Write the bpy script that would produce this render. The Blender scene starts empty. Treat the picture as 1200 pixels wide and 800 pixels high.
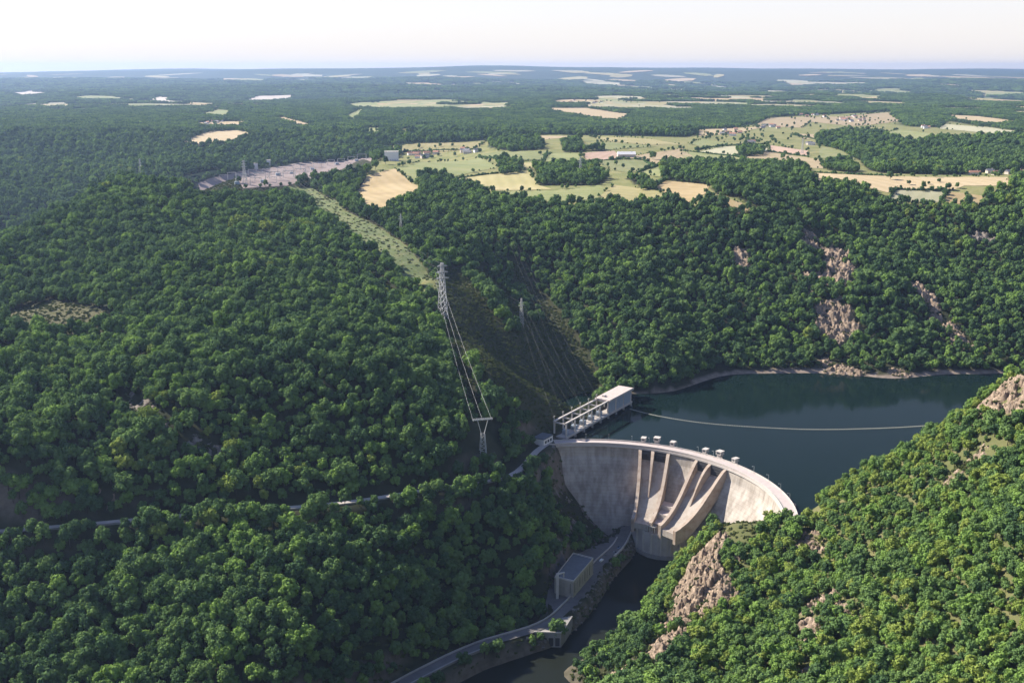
import bpy, math, random
import numpy as np
from mathutils import Vector, Matrix

# ------------------------------------------------------------------ camera, sky, sun, exposure
scene = bpy.context.scene
col = scene.collection
rnd = random.Random(7)
rng = np.random.default_rng(11)
PITCH, FOC, CAMZ = math.radians(14.0), 1287.0, 340.0        # focal length in 1200-px-wide picture units
cam = bpy.data.objects.new("camera", bpy.data.cameras.new("camera"))
col.objects.link(cam)
cam.location = (0, 0, CAMZ)
cam.rotation_euler = (math.radians(90) - PITCH, 0, 0)
cam.data.angle = 2 * math.atan(600 / FOC)
cam.data.clip_start, cam.data.clip_end = 1.0, 120000.0
scene.camera = cam

SUN_AZ, SUN_EL = math.radians(-64), math.radians(36)         # azimuth from +Y, clockwise; sun stands to the left
sdir = Vector((math.sin(SUN_AZ) * math.cos(SUN_EL), math.cos(SUN_AZ) * math.cos(SUN_EL), math.sin(SUN_EL)))
sun = bpy.data.objects.new("sun", bpy.data.lights.new("sun", 'SUN'))
col.objects.link(sun)
sun.data.energy, sun.data.angle, sun.data.color = 5.0, math.radians(0.53), (1.0, 0.92, 0.80)
sun.rotation_euler = sdir.to_track_quat('Z', 'Y').to_euler()
sun.location = sdir * 3000
world = bpy.data.worlds.new("World"); scene.world = world; world.use_nodes = True
nt = world.node_tree; bgn = nt.nodes["Background"]
sky = nt.nodes.new("ShaderNodeTexSky"); sky.sky_type = 'NISHITA'; sky.sun_disc = False
sky.sun_elevation, sky.sun_rotation = SUN_EL, SUN_AZ
sky.altitude, sky.air_density, sky.dust_density, sky.ozone_density = 900, 0.85, 0.2, 1.6
tint = nt.nodes.new("ShaderNodeMixRGB"); tint.blend_type = 'MULTIPLY'; tint.inputs[0].default_value = 1; tint.inputs[2].default_value = (1.1, .98, 1.04, 1)   # even warm veil
nt.links.new(sky.outputs[0], tint.inputs[1])
# summer haze veil: whitest at the skyline all round, thinning evenly towards the zenith
tcw = nt.nodes.new("ShaderNodeTexCoord"); sxw = nt.nodes.new("ShaderNodeSeparateXYZ"); nt.links.new(tcw.outputs["Generated"], sxw.inputs[0])
inv = nt.nodes.new("ShaderNodeMath"); inv.operation = 'SUBTRACT'; inv.use_clamp = True; inv.inputs[0].default_value = 1; nt.links.new(sxw.outputs[2], inv.inputs[1])
pw = nt.nodes.new("ShaderNodeMath"); pw.operation = 'POWER'; pw.inputs[1].default_value = 4.5; nt.links.new(inv.outputs[0], pw.inputs[0])
vw = nt.nodes.new("ShaderNodeMath"); vw.operation = 'MULTIPLY'; vw.inputs[1].default_value = .97; nt.links.new(pw.outputs[0], vw.inputs[0])
veil = nt.nodes.new("ShaderNodeMixRGB"); veil.inputs[2].default_value = (4.4, 4.12, 3.95, 1); nt.links.new(vw.outputs[0], veil.inputs[0]); nt.links.new(tint.outputs[0], veil.inputs[1])
nt.links.new(veil.outputs[0], bgn.inputs[0]); bgn.inputs[1].default_value = 0.10
vs = scene.view_settings
vs.view_transform, vs.look, vs.exposure, vs.gamma, vs.use_curve_mapping = 'Standard', 'None', 1.1, 1.0, False
cy = scene.cycles
cy.max_bounces, cy.diffuse_bounces, cy.glossy_bounces, cy.transmission_bounces, cy.volume_bounces = 5, 2, 2, 3, 0
cy.use_denoising = True; cy.use_adaptive_sampling = True; cy.adaptive_threshold = 0.02
cy.caustics_reflective = cy.caustics_refractive = False

# ------------------------------------------------------------------ survey helpers (picture ray -> place)
cP, sP = math.cos(PITCH), math.sin(PITCH)
def ray(u, v):
    dx, dy = (u - 600) / FOC, (400 - v) / FOC
    return dx, cP + dy * sP, -sP + dy * cP
def at_z(u, v, z):
    a, b, c = ray(u, v); t = (z - CAMZ) / c
    return (a * t, b * t, z)
def at_d(u, v, D):
    a, b, c = ray(u, v); t = D / b
    return (a * t, D, CAMZ + c * t)
def project(x, y, z):
    zz = z - CAMZ; depth = y * cP - zz * sP; up = y * sP + zz * cP
    return 600 + FOC * x / depth, 400 - FOC * up / depth

def smooth(a, b, x):
    t = np.clip((x - a) / (b - a), 0, 1); return t * t * (3 - 2 * t)
_perm = np.random.default_rng(5).random((256, 256))
def vnoise(x, y):
    xi, yi = np.floor(x).astype(int), np.floor(y).astype(int)
    fx, fy = x - xi, y - yi
    fx, fy = fx * fx * (3 - 2 * fx), fy * fy * (3 - 2 * fy)
    g = lambda i, j: _perm[i & 255, j & 255]
    return (g(xi, yi) * (1 - fx) + g(xi + 1, yi) * fx) * (1 - fy) + (g(xi, yi + 1) * (1 - fx) + g(xi + 1, yi + 1) * fx) * fy
def fbm(x, y, wl, octv=4, seed=0):
    s, a, t = 0, 1, 0
    for k in range(octv):
        s = s + a * (vnoise(x / wl + 17.3 * k + seed * 7.7, y / wl + 9.1 * k - seed * 3.3) - .5); t += a; a *= .5; wl *= .5
    return 2 * s / t
def seg_dist(px, py, pts):
    """distance to a polyline (x,y,z) and the z there"""
    best = np.full(px.shape, 1e9); zz = np.zeros(px.shape)
    for (x0, y0, z0), (x1, y1, z1) in zip(pts[:-1], pts[1:]):
        dx, dy = x1 - x0, y1 - y0
        t = np.clip(((px - x0) * dx + (py - y0) * dy) / (dx * dx + dy * dy), 0, 1)
        d = np.hypot(px - x0 - t * dx, py - y0 - t * dy)
        m = d < best; best = np.where(m, d, best); zz = np.where(m, z0 + t * (z1 - z0), zz)
    return best, zz
def in_poly(px, py, poly):
    poly = np.asarray(poly)[:, :2]; r = np.zeros(px.shape, bool)
    x0, y0 = poly.min(0); x1, y1 = poly.max(0)
    sel = np.nonzero((px >= x0) & (px <= x1) & (py >= y0) & (py <= y1))
    if len(sel[0]) == 0: return r
    qx, qy = px[sel], py[sel]; c = np.zeros(qx.shape, bool)
    j = len(poly) - 1
    for i in range(len(poly)):
        xi, yi = poly[i]; xj, yj = poly[j]
        if yi != yj: c ^= ((yi > qy) != (yj > qy)) & (qx < (xj - xi) * (qy - yi) / (yj - yi) + xi)
        j = i
    r[sel] = c
    return r

# ------------------------------------------------------------------ terrain
RES, RIV = 0.0, -75.0
CX, CY, RAD = 68.7, 816.8, 150.0                              # the dam's arc
def P(deg, r): return (CX + r * math.cos(math.radians(deg)), CY + r * math.sin(math.radians(deg)))
T = 8.0                                                       # forest picks are crown tops
cp = []
def F(u, v, D): x, y, z = at_d(u, v, D); cp.append((x, y, z - T))
def G(u, v, z): cp.append(at_z(u, v, z))
def W(x, y, z): cp.append((x, y, z))
# left hill
for a in [(300,226,1760),(250,250,1450),(250,300,1210),(200,330,1090),(200,400,935),(200,450,855),(200,520,792),(130,217,1690),(66,246,1450),
          (0,296,1260),(0,340,1130),(0,400,940),(0,470,820),(0,550,750),(400,330,1190),(400,400,965),(400,460,878),(400,520,832),(330,300,1260),
          (500,440,945),(500,500,868),(500,545,838),(100,470,830),(100,400,960),(100,300,1250),(300,520,815),(300,400,950)]: F(*a)
# road shelf and the slope below it
for a in [(0,622,17),(200,605,21),(370,592,20),(480,577,15),(600,556,8)]: G(*a)
for a in [(100,700,-12),(0,800,-42),(200,800,-34),(350,700,-6),(350,790,-32),(480,660,-14),(450,770,-46),(620,630,-22),(560,600,-2),(560,680,-40)]: G(a[0],a[1],a[2]-4)
# valley behind the left hill and the wooded plateau beyond
for a in [(0,275,1950),(0,245,2150),(50,205,2550),(100,222,2350),(100,188,2750),(0,190,2850),(180,195,2500),(100,168,3150),(250,185,2750)]: F(*a)
# plateau
for u, v, z in [(330,207,150),(270,212,150),(420,190,152),(440,240,146),(413,235,146),(520,215,150),(600,232,148),(700,238,148),(760,236,148),(880,246,146),
                (1040,234,148),(1150,238,148),(500,190,155),(600,185,155),(700,190,155),(800,190,153),(900,190,152),(1000,195,152),(1180,208,152),(600,170,160),(800,165,160),(1100,175,156)]: G(u,v,z)
# power line corridor and shaded cleared slope
for a in [(350,222,1840),(400,255,1510),(450,290,1350),(510,345,1215),(560,340,1240),(560,420,1080),(600,400,1150),(620,340,1290),(650,460,1085),(660,300,1400),(560,280,1440)]:
    x, y, z = at_d(*a); W(x, y, z - 2)
# far bank of the reservoir
for a in [(740,472),(800,455),(850,440),(900,438),(970,438),(1050,444),(1150,438),(1200,436)]: G(*a, 0)
for a in [(700,350,1285),(760,400,1195),(700,420,1130),(760,300,1430),(850,330,1385),(850,390,1275),(850,280,1480),(1000,340,1350),(1000,400,1262),(1000,265,1540),(1150,270,1530),(1150,350,1345),(1200,300,1460),(1100,400,1265),(930,300,1440)]: F(*a)
# near right hill
for a in [(1000,700,605),(1200,800,455),(1000,800,505),(850,800,560),(1200,700,520),(1200,600,590),(1000,620,700),(1100,505,760),(1200,505,680),(1200,428,745),
          (1160,458,748),(1000,552,790),(1100,600,660),(1100,700,560),(900,720,640),(950,660,690)]: F(*a)
for a in [(960,592,12),(938,606,4),(880,612,-2),(840,618,-6),(820,655,-10),(800,700,-22),(765,755,-32),(720,795,-45)]: G(*a)
for a in [(788,664),(768,692),(742,737),(695,765),(655,790)]: G(*a, -76)                                # right bank water edge
for a in [(718,662),(697,700),(672,733),(645,745),(600,770),(545,800)]: G(*a, -81)                      # left bank water edge
for q in [(103,878),(90,850),(88,800),(62,760),(20,705),(-35,640),(-100,560),(-220,450),(-400,340),(-700,280)]: W(*q, -86)
for q in [(62,640,-64),(12,590,-66),(-60,500,-72),(-190,390,-72),(-380,280,-70),(-110,625,-71),(-220,515,-72),(-390,410,-72),(-430,520,-48),(-600,600,-40),(40,560,-30),(100,500,20),(40,430,0),(-60,300,10),(-300,150,60),
          (0,250,60),(200,300,90),(400,300,150),(500,420,125),(700,500,180),(0,-200,120),(-600,-200,120),(600,-200,170)]: W(*q)
for q in [(255,850,-12),(250,905,-55),(320,880,-20),(440,915,-20),(600,950,-20),(200,1010,-75),(140,1000,-75),(350,1060,-75),(500,1075,-75),(700,1090,-75),(1000,1120,-75),(165,960,-70),(110,1020,-60),
          (90,940,-74),(145,905,-74),(120,925,-74),(180,870,-60),(205,840,-40),(165,845,-45),(60,955,-40),(85,960,-62),(40,985,-5),(20,965,4)]: W(*q)
for q in [(500,790,120),(600,760,160),(760,820,160),(950,930,110),(1000,700,190),(780,1240,0),(1000,1270,0),(800,1340,70),(1000,1380,70),(850,1500,140),(1100,1600,150),(1100,1000,0),(900,2000,152),(1300,2200,155),(1100,1250,-60),(1500,1300,60),(1500,800,150)]: W(*q)
for q in [(-560,760,40),(-700,900,85),(-800,1150,130),(-950,1400,110),(-900,1750,40),(-1150,1900,60),(-1300,1300,90),(-1300,800,60),(-1200,2500,110),(-700,2500,120),(-800,3000,135),(0,3000,160),(800,3000,155),(-1000,400,0),(-1400,400,40)]: W(*q)
for q in [(-700,2020,10),(-500,2180,35),(-1000,2050,20),(-380,2350,70),(-820,1850,15),(-720,1480,80),(-670,1600,112),(-610,1710,138),(-800,1600,60),(-250,2450,105)]: W(*q)
_a, _b = at_z(664, 513, 4.0), at_z(740, 471, 4.0)
for f in (.05, .3, .55, .8, .98): W(_a[0] + (_b[0] - _a[0]) * f - 20 * .857, _a[1] + (_b[1] - _a[1]) * f + 20 * .515, 7)
for f in (.3, .65, .95): W(_a[0] + (_b[0] - _a[0]) * f + 12 * .857, _a[1] + (_b[1] - _a[1]) * f - 12 * .515, -40)
cp = np.array(cp)
S = 1000.0
def tps_fit(c):
    n = len(c); X = c[:, :2] / S
    d2 = ((X[:, None] - X[None]) ** 2).sum(-1)
    K = np.where(d2 > 0, .5 * d2 * np.log(d2 + 1e-12), 0) + np.eye(n) * 2e-5
    Q = np.c_[np.ones(n), X]
    A = np.block([[K, Q], [Q.T, np.zeros((3, 3))]])
    return np.linalg.solve(A, np.r_[c[:, 2], 0, 0, 0])
tw = tps_fit(cp)
def tps(x, y):
    x, y = x / S, y / S
    z = tw[-3] + tw[-2] * x + tw[-1] * y
    for (a, b, _), w in zip(cp, tw[:-3]):
        d2 = (x - a / S) ** 2 + (y - b / S) ** 2
        z += w * .5 * d2 * np.log(d2 + 1e-12)
    return z
far_u = np.array([-14000,-9070,-6043,-4500,-3017,0,2270,4529,6800,9077,14000.])
far_z = np.array([250,255,262,288,306,330,316,298,280,270,265.])
def far_ground(x, y):
    d = np.maximum(y, 1.0)
    base = 152 + 16 * fbm(x, y, 1500, 4, 1) + smooth(3800, 8000, d) * (105 * fbm(x, y, 3600, 4, 2) - 20) - 10 * smooth(4000, 7000, d)
    sky_z = np.interp(x * 20000 / np.maximum(d, 3000), far_u, far_z) + 60 * fbm(x, y, 3200, 3, 3)
    k = smooth(12000, 19500, d); base = base * (1 - k) + sky_z * k
    return base
upper_road = [at_z(*a) for a in [(-160,634,12),(0,622,17),(100,614,20),(200,605,21),(290,598,21),(370,592,20),(430,585,17),(480,577,15),(540,568,12),(600,556,8)]] + [(22,935,5.0),(34,962,4.0)]
lower_road = [(104,924,-63),(92,884,-63),(72,846,-63),(62,815,-63),(44,775,-63),(22,742,-63),(-25,712,-63),(-62,678,-63.5),(-105,632,-64),(-165,578,-65),(-260,500,-66)]
yard = [(113,925),(99,880),(78,838),(50,772),(34,742),(18,742),(30,800),(42,842),(84,905),(100,932)]
gully = [at_d(618,312,1370), at_d(668,372,1240), at_d(706,452,1100)]
spur = [at_d(512,350,1210), at_d(545,410,1090), at_d(572,465,1010), at_d(590,500,970)]
gallery_back = [(_a[0] - 24 * .857 - 8, _a[1] + 24 * .515 - 12, 0), (_b[0] - 24 * .857 + 9, _b[1] + 24 * .515 + 16, 0)]
def height(x, y):
    zt = tps(x, y)
    wfar = np.maximum(smooth(2650, 3300, y), np.maximum(smooth(1150, 1700, x), smooth(1250, 1900, -x)))
    zt = np.clip(zt, -95, 215)
    gorge = 1 - smooth(110, 150, zt)
    dd = np.hypot(x - 110, y - 890)
    amp = smooth(60, 240, dd)
    rough = (9 * fbm(x, y, 150, 4, 4) + 5 * (np.abs(fbm(x, y, 70, 3, 5)) - .3)) * (0.25 + .75 * gorge) * amp * smooth(-78, -50, zt) * (1 - .85 * (1 - smooth(0, 16, np.abs(zt))) * smooth(900, 1000, y))
    zt = zt + rough
    d, _ = seg_dist(x, y, gully); zt = zt - 34 * (1 - smooth(0, 95, d))
    d, _ = seg_dist(x, y, spur); zt = zt + 16 * (1 - smooth(0, 55, d))
    z = zt * (1 - wfar) + far_ground(x, y) * wfar
    near = (y < 1300) & (np.abs(x) < 700)
    if near.any():
        xs, ys, zs = x[near], y[near], z[near]
        d, rz = seg_dist(xs, ys, upper_road); k = 1 - smooth(6, 20, d); zs = zs * (1 - k) + (rz - .6) * k
        d, _ = seg_dist(xs, ys, gallery_back); k = 1 - smooth(12, 22, d); zs = np.maximum(zs, 6 * k + zs * (1 - k))
        inside = in_poly(xs, ys, yard)
        d, rz = seg_dist(xs, ys, lower_road)
        k = 1 - smooth(7, 17, d); zs = zs * (1 - k) + (rz - .7) * k
        zs = np.where(inside, -63.7, zs)
        z[near] = zs
    return z
def spaced(core0, core1, step, lo, hi, grow):
    a = list(np.arange(core0, core1 + .1, step)); s = step
    while a[-1] < hi: s = s * grow; a.append(a[-1] + s)
    s = step; pre = []; q = core0
    while q > lo: s = s * grow * 1.02; q -= s; pre.append(q)
    return np.array(pre[::-1] + a)
gx = spaced(-620, 760, 6, -19000, 19000, 1.07)
gy = spaced(380, 1900, 6, -1200, 23500, 1.035)
GX, GY = np.meshgrid(gx, gy)
GZ = height(GX.copy(), GY.copy())
def ground(x, y):
    x, y = np.atleast_1d(np.asarray(x, float)), np.atleast_1d(np.asarray(y, float))
    i = np.clip(np.searchsorted(gx, x) - 1, 0, len(gx) - 2); j = np.clip(np.searchsorted(gy, y) - 1, 0, len(gy) - 2)
    fx = np.clip((x - gx[i]) / (gx[i + 1] - gx[i]), 0, 1); fy = np.clip((y - gy[j]) / (gy[j + 1] - gy[j]), 0, 1)
    return (GZ[j, i] * (1 - fx) + GZ[j, i + 1] * fx) * (1 - fy) + (GZ[j + 1, i] * (1 - fx) + GZ[j + 1, i + 1] * fx) * fy
def gz(x, y): return float(ground(x, y)[0])
_ts = np.concatenate([np.arange(380, 3000, 4), np.geomspace(3000, 23000, 500)])
def hit(u, v, lift=0.0):
    """where the sight line through picture point u,v meets the terrain"""
    a, b, c = ray(u, v); t = _ts / b
    x, y, z = a * t, _ts, CAMZ + c * t
    below = np.nonzero(z < ground(x, y) + lift)[0]
    k = below[0] if len(below) else len(_ts) - 1
    if k > 0:
        g0 = z[k-1] - ground(x[k-1], y[k-1])[0] - lift; g1 = z[k] - ground(x[k], y[k])[0] - lift
        f = g0 / (g0 - g1) if g0 != g1 else 0
        X, Y = x[k-1] + f * (x[k] - x[k-1]), y[k-1] + f * (y[k] - y[k-1])
    else: X, Y = x[k], y[k]
    return X, Y, gz(X, Y)

# ------------------------------------------------------------------ materials
MATS = {}
def mat(name, base=(.5,.5,.5), rough=.8, var=None, scale=.1, bump=0, bscale=None, metal=0, spec=.3, extra=None):
    if name in MATS: return MATS[name]
    m = bpy.data.materials.new(name); m.use_nodes = True; n = m.node_tree; b = n.nodes["Principled BSDF"]
    b.inputs["Roughness"].default_value = rough; b.inputs["Metallic"].default_value = metal
    b.inputs["Specular IOR Level"].default_value = spec
    tc = n.nodes.new("ShaderNodeNewGeometry")
    if var:
        nz = n.nodes.new("ShaderNodeTexNoise"); nz.inputs["Scale"].default_value = scale; nz.inputs["Detail"].default_value = 6; nz.inputs["Roughness"].default_value = .65
        n.links.new(tc.outputs["Position"], nz.inputs["Vector"])
        cr = n.nodes.new("ShaderNodeValToRGB"); e = cr.color_ramp.elements
        e[0].position, e[1].position = .3, .7
        cols = [base] + list(var)
        for k in range(len(cols) - 2): cr.color_ramp.elements.new(.3 + .4 * (k + 1) / (len(cols) - 1))
        for el, c in zip(cr.color_ramp.elements, cols): el.color = (*c, 1)
        n.links.new(nz.outputs[0], cr.inputs[0]); n.links.new(cr.outputs[0], b.inputs["Base Color"])
    else: b.inputs["Base Color"].default_value = (*base, 1)
    if bump:
        n2 = n.nodes.new("ShaderNodeTexNoise"); n2.inputs["Scale"].default_value = bscale or scale * 6; n2.inputs["Detail"].default_value = 5
        n.links.new(tc.outputs["Position"], n2.inputs["Vector"])
        bp = n.nodes.new("ShaderNodeBump"); bp.inputs["Strength"].default_value = .8; bp.inputs["Distance"].default_value = bump
        n.links.new(n2.outputs[0], bp.inputs["Height"]); n.links.new(bp.outputs[0], b.inputs["Normal"])
    MATS[name] = m
    return m
def foliage(name, a, b, trans=.22):
    m = bpy.data.materials.new(name); m.use_nodes = True; n = m.node_tree; n.nodes.clear()
    out = n.nodes.new("ShaderNodeOutputMaterial"); df = n.nodes.new("ShaderNodeBsdfDiffuse"); tr = n.nodes.new("ShaderNodeBsdfTranslucent")
    mx = n.nodes.new("ShaderNodeMixShader"); mx.inputs[0].default_value = trans
    oi = n.nodes.new("ShaderNodeObjectInfo"); ge = n.nodes.new("ShaderNodeNewGeometry")
    nz = n.nodes.new("ShaderNodeTexNoise"); nz.inputs["Scale"].default_value = .5; nz.inputs["Detail"].default_value = 2
    n.links.new(ge.outputs["Position"], nz.inputs["Vector"])
    add = n.nodes.new("ShaderNodeMath"); add.operation = 'MULTIPLY_ADD'; add.inputs[1].default_value = .6; add.inputs[2].default_value = -.1
    n.links.new(nz.outputs[0], add.inputs[0])
    a2 = n.nodes.new("ShaderNodeMath"); a2.operation = 'MULTIPLY_ADD'; a2.inputs[1].default_value = .65
    n.links.new(oi.outputs["Random"], a2.inputs[0]); n.links.new(add.outputs[0], a2.inputs[2])
    mc = n.nodes.new("ShaderNodeMixRGB"); mc.inputs[1].default_value = (*a, 1); mc.inputs[2].default_value = (*b, 1); mc.use_clamp = False
    n.links.new(a2.outputs[0], mc.inputs[0])
    n.links.new(mc.outputs[0], df.inputs[0]); n.links.new(mc.outputs[0], tr.inputs[0])
    n.links.new(df.outputs[0], mx.inputs[1]); n.links.new(tr.outputs[0], mx.inputs[2]); n.links.new(mx.outputs[0], out.inputs[0])
    MATS[name] = m
    return m
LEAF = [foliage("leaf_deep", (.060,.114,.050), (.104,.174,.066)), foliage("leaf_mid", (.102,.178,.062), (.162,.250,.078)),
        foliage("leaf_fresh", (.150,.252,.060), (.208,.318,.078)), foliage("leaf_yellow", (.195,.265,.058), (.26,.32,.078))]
BARK = mat("bark", (.05,.04,.03), .9, [(.09,.075,.06)], 1.0)
SCRUB = foliage("leaf_scrub", (.06,.09,.032), (.12,.135,.05))
CONC = mat("concrete", (.33,.30,.27), .85, [(.42,.38,.345), (.48,.44,.40)], .06, .05, 1.5)
CONC2 = mat("concrete_pale", (.42,.385,.35), .85, [(.53,.49,.45)], .15, .03, 2)
CONCD = mat("concrete_dark", (.22,.21,.20), .9, [(.32,.30,.28)], .1, .05, 1.5)
ASPH = mat("asphalt", (.10,.097,.095), .9, [(.15,.14,.135)], .2)
CREST = mat("crest_paving", (.42,.36,.34), .9, [(.50,.43,.40)], .2)
ROCK = mat("rock", (.085,.085,.045), .92, [(.27,.195,.14), (.155,.12,.085), (.37,.28,.205), (.30,.225,.165)], .3, .35, 1.4)
ROCKG = mat("rock_grey", (.11,.10,.085), .92, [(.20,.17,.145), (.08,.075,.06)], .25, .35, 1.2)
STEEL = mat("galvanised_steel", (.42,.42,.42), .5, metal=.3)
WIREL = mat("bright_cable", (.5,.5,.5), .5)
WIRE = mat("cable", (.16,.16,.16), .6)
GLASS = mat("window_glass", (.03,.04,.05), .1, spec=.6)
WHITE = mat("white_render", (.72,.70,.68), .8)
CREAM = mat("cream_render", (.55,.48,.40), .85)
DRAB = mat("drab_concrete", (.27,.25,.21), .9, [(.36,.33,.28)], .2)
TILE = mat("clay_tile", (.32,.16,.11), .85, [(.40,.22,.15)], .5)
SLATE = mat("slate", (.14,.14,.15), .7, [(.20,.20,.21)], .5)
ROOFG = mat("flat_roof_felt", (.10,.11,.12), .85, [(.14,.15,.16)], .2)
PINKROOF = mat("gravel_roof", (.46,.38,.34), .9, [(.54,.46,.42)], .3)
PAINTB = mat("blue_grey_steel", (.30,.35,.40), .6)
GRAVEL = mat("yard_gravel", (.22,.175,.16), .95, [(.31,.25,.23)], .03)
FIELD = {
 'tan': mat("stubble", (.30,.225,.115), .95, [(.37,.285,.15), (.41,.32,.18)], .015, ),
 'straw': mat("straw", (.36,.28,.16), .95, [(.43,.345,.21)], .015),
 'green': mat("meadow", (.17,.195,.07), .95, [(.215,.235,.09), (.27,.265,.12)], .012),
 'yellow': mat("dry_meadow", (.25,.235,.095), .95, [(.31,.275,.125), (.36,.31,.16)], .012),
 'pink': mat("ploughed", (.42,.29,.21), .95, [(.48,.34,.26)], .012),
 'pale': mat("pale_crop", (.33,.32,.20), .95, [(.38,.36,.24)], .012),
 'white': mat("bleached_field", (.50,.44,.36), .95, [(.56,.50,.43)], .012)}
def crop_rows(m):
    n = m.node_tree; b = n.nodes["Principled BSDF"]; s = b.inputs["Base Color"].links[0].from_socket
    oi = n.nodes.new("ShaderNodeObjectInfo"); ge = n.nodes.new("ShaderNodeNewGeometry"); vr = n.nodes.new("ShaderNodeVectorRotate"); vr.rotation_type = 'Z_AXIS'
    mu = n.nodes.new("ShaderNodeMath"); mu.operation = 'MULTIPLY'; mu.inputs[1].default_value = 3.14; n.links.new(oi.outputs["Random"], mu.inputs[0]); n.links.new(mu.outputs[0], vr.inputs["Angle"]); n.links.new(ge.outputs["Position"], vr.inputs["Vector"])
    wv = n.nodes.new("ShaderNodeTexWave"); wv.inputs["Scale"].default_value = .016; wv.inputs["Distortion"].default_value = 1.5; wv.inputs["Detail"].default_value = 3; n.links.new(vr.outputs[0], wv.inputs["Vector"])
    rp = n.nodes.new("ShaderNodeValToRGB"); rp.color_ramp.elements[0].color = (.92, .92, .90, 1); rp.color_ramp.elements[1].color = (1.03, 1.02, 1.02, 1); n.links.new(wv.outputs[0], rp.inputs[0])
    tn = n.nodes.new("ShaderNodeHueSaturation"); mv = n.nodes.new("ShaderNodeMath"); mv.operation = 'MULTIPLY_ADD'; mv.inputs[1].default_value = .35; mv.inputs[2].default_value = .80; n.links.new(oi.outputs["Random"], mv.inputs[0]); n.links.new(mv.outputs[0], tn.inputs["Value"]); n.links.new(s, tn.inputs["Color"])
    x = n.nodes.new("ShaderNodeMixRGB"); x.blend_type = 'MULTIPLY'; x.inputs[0].default_value = 1; n.links.new(tn.outputs[0], x.inputs[1]); n.links.new(rp.outputs[0], x.inputs[2]); n.links.new(x.outputs[0], b.inputs["Base Color"])
for m_ in FIELD.values(): crop_rows(m_)
def ground_material():
    m = bpy.data.materials.new("ground"); m.use_nodes = True; n = m.node_tree; b = n.nodes["Principled BSDF"]; b.inputs["Roughness"].default_value = .95; b.inputs["Specular IOR Level"].default_value = .1
    at = n.nodes.new("ShaderNodeVertexColor"); at.layer_name = "zone"
    sp = n.nodes.new("ShaderNodeSeparateColor"); n.links.new(at.outputs[0], sp.inputs[0])
    ge = n.nodes.new("ShaderNodeNewGeometry")
    def nz(scale, ca, cb, lo=.35, hi=.65):
        t = n.nodes.new("ShaderNodeTexNoise"); t.inputs["Scale"].default_value = scale; t.inputs["Detail"].default_value = 7; t.inputs["Roughness"].default_value = .7
        n.links.new(ge.outputs["Position"], t.inputs["Vector"])
        r = n.nodes.new("ShaderNodeValToRGB"); r.color_ramp.elements[0].position, r.color_ramp.elements[1].position = lo, hi
        r.color_ramp.elements[0].color, r.color_ramp.elements[1].color = (*ca, 1), (*cb, 1)
        n.links.new(t.outputs[0], r.inputs[0]); return r.outputs[0]
    def mix(f, a, c):
        x = n.nodes.new("ShaderNodeMixRGB"); n.links.new(f, x.inputs[0]); n.links.new(a, x.inputs[1]); n.links.new(c, x.inputs[2]); return x.outputs[0]
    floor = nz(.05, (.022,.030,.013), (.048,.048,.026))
    grass = nz(.02, (.14,.16,.055), (.26,.24,.11))
    bare = nz(.15, (.20,.155,.125), (.36,.29,.24))
    woods = nz(.008, (.022,.042,.022), (.042,.068,.030))
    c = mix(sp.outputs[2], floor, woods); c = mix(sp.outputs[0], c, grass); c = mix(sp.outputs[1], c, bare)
    n.links.new(c, b.inputs["Base Color"])
    return m
def water_material(name, base, wave):
    m = bpy.data.materials.new(name); m.use_nodes = True; n = m.node_tree; b = n.nodes["Principled BSDF"]
    b.inputs["Base Color"].default_value = (*base, 1); b.inputs["Roughness"].default_value = .06; b.inputs["IOR"].default_value = 1.33; b.inputs["Specular IOR Level"].default_value = .05
    ge = n.nodes.new("ShaderNodeNewGeometry"); t = n.nodes.new("ShaderNodeTexNoise"); t.inputs["Scale"].default_value = wave; t.inputs["Detail"].default_value = 4
    n.links.new(ge.outputs["Position"], t.inputs["Vector"]); bp = n.nodes.new("ShaderNodeBump"); bp.inputs["Strength"].default_value = .3; bp.inputs["Distance"].default_value = .06
    n.links.new(t.outputs[0], bp.inputs["Height"]); n.links.new(bp.outputs[0], b.inputs["Normal"])
    return m

# ------------------------------------------------------------------ mesh helpers
def mesh_obj(name, V, Fc, material, parent=None, smooth_faces=False):
    me = bpy.data.meshes.new(name)
    me.from_pydata([tuple(map(float, v)) for v in V], [], [tuple(map(int, f)) for f in Fc]); me.update()
    if material: me.materials.append(material)
    if smooth_faces: me.polygons.foreach_set("use_smooth", [True] * len(me.polygons))
    o = bpy.data.objects.new(name, me); col.objects.link(o)
    if parent: o.parent = parent
    return o
def fast_mesh(name, V, Q):
    """V (n,3), Q (m,k) -> mesh, by foreach_set"""
    V = np.asarray(V, np.float32); Q = np.asarray(Q, np.int32); k = Q.shape[1]
    me = bpy.data.meshes.new(name); me.vertices.add(len(V)); me.vertices.foreach_set("co", V.ravel())
    me.loops.add(Q.size); me.loops.foreach_set("vertex_index", Q.ravel()); me.polygons.add(len(Q))
    me.polygons.foreach_set("loop_start", np.arange(0, Q.size, k, dtype=np.int32)); me.polygons.foreach_set("loop_total", np.full(len(Q), k, np.int32))
    me.update(calc_edges=True); me.validate()
    return me
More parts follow.
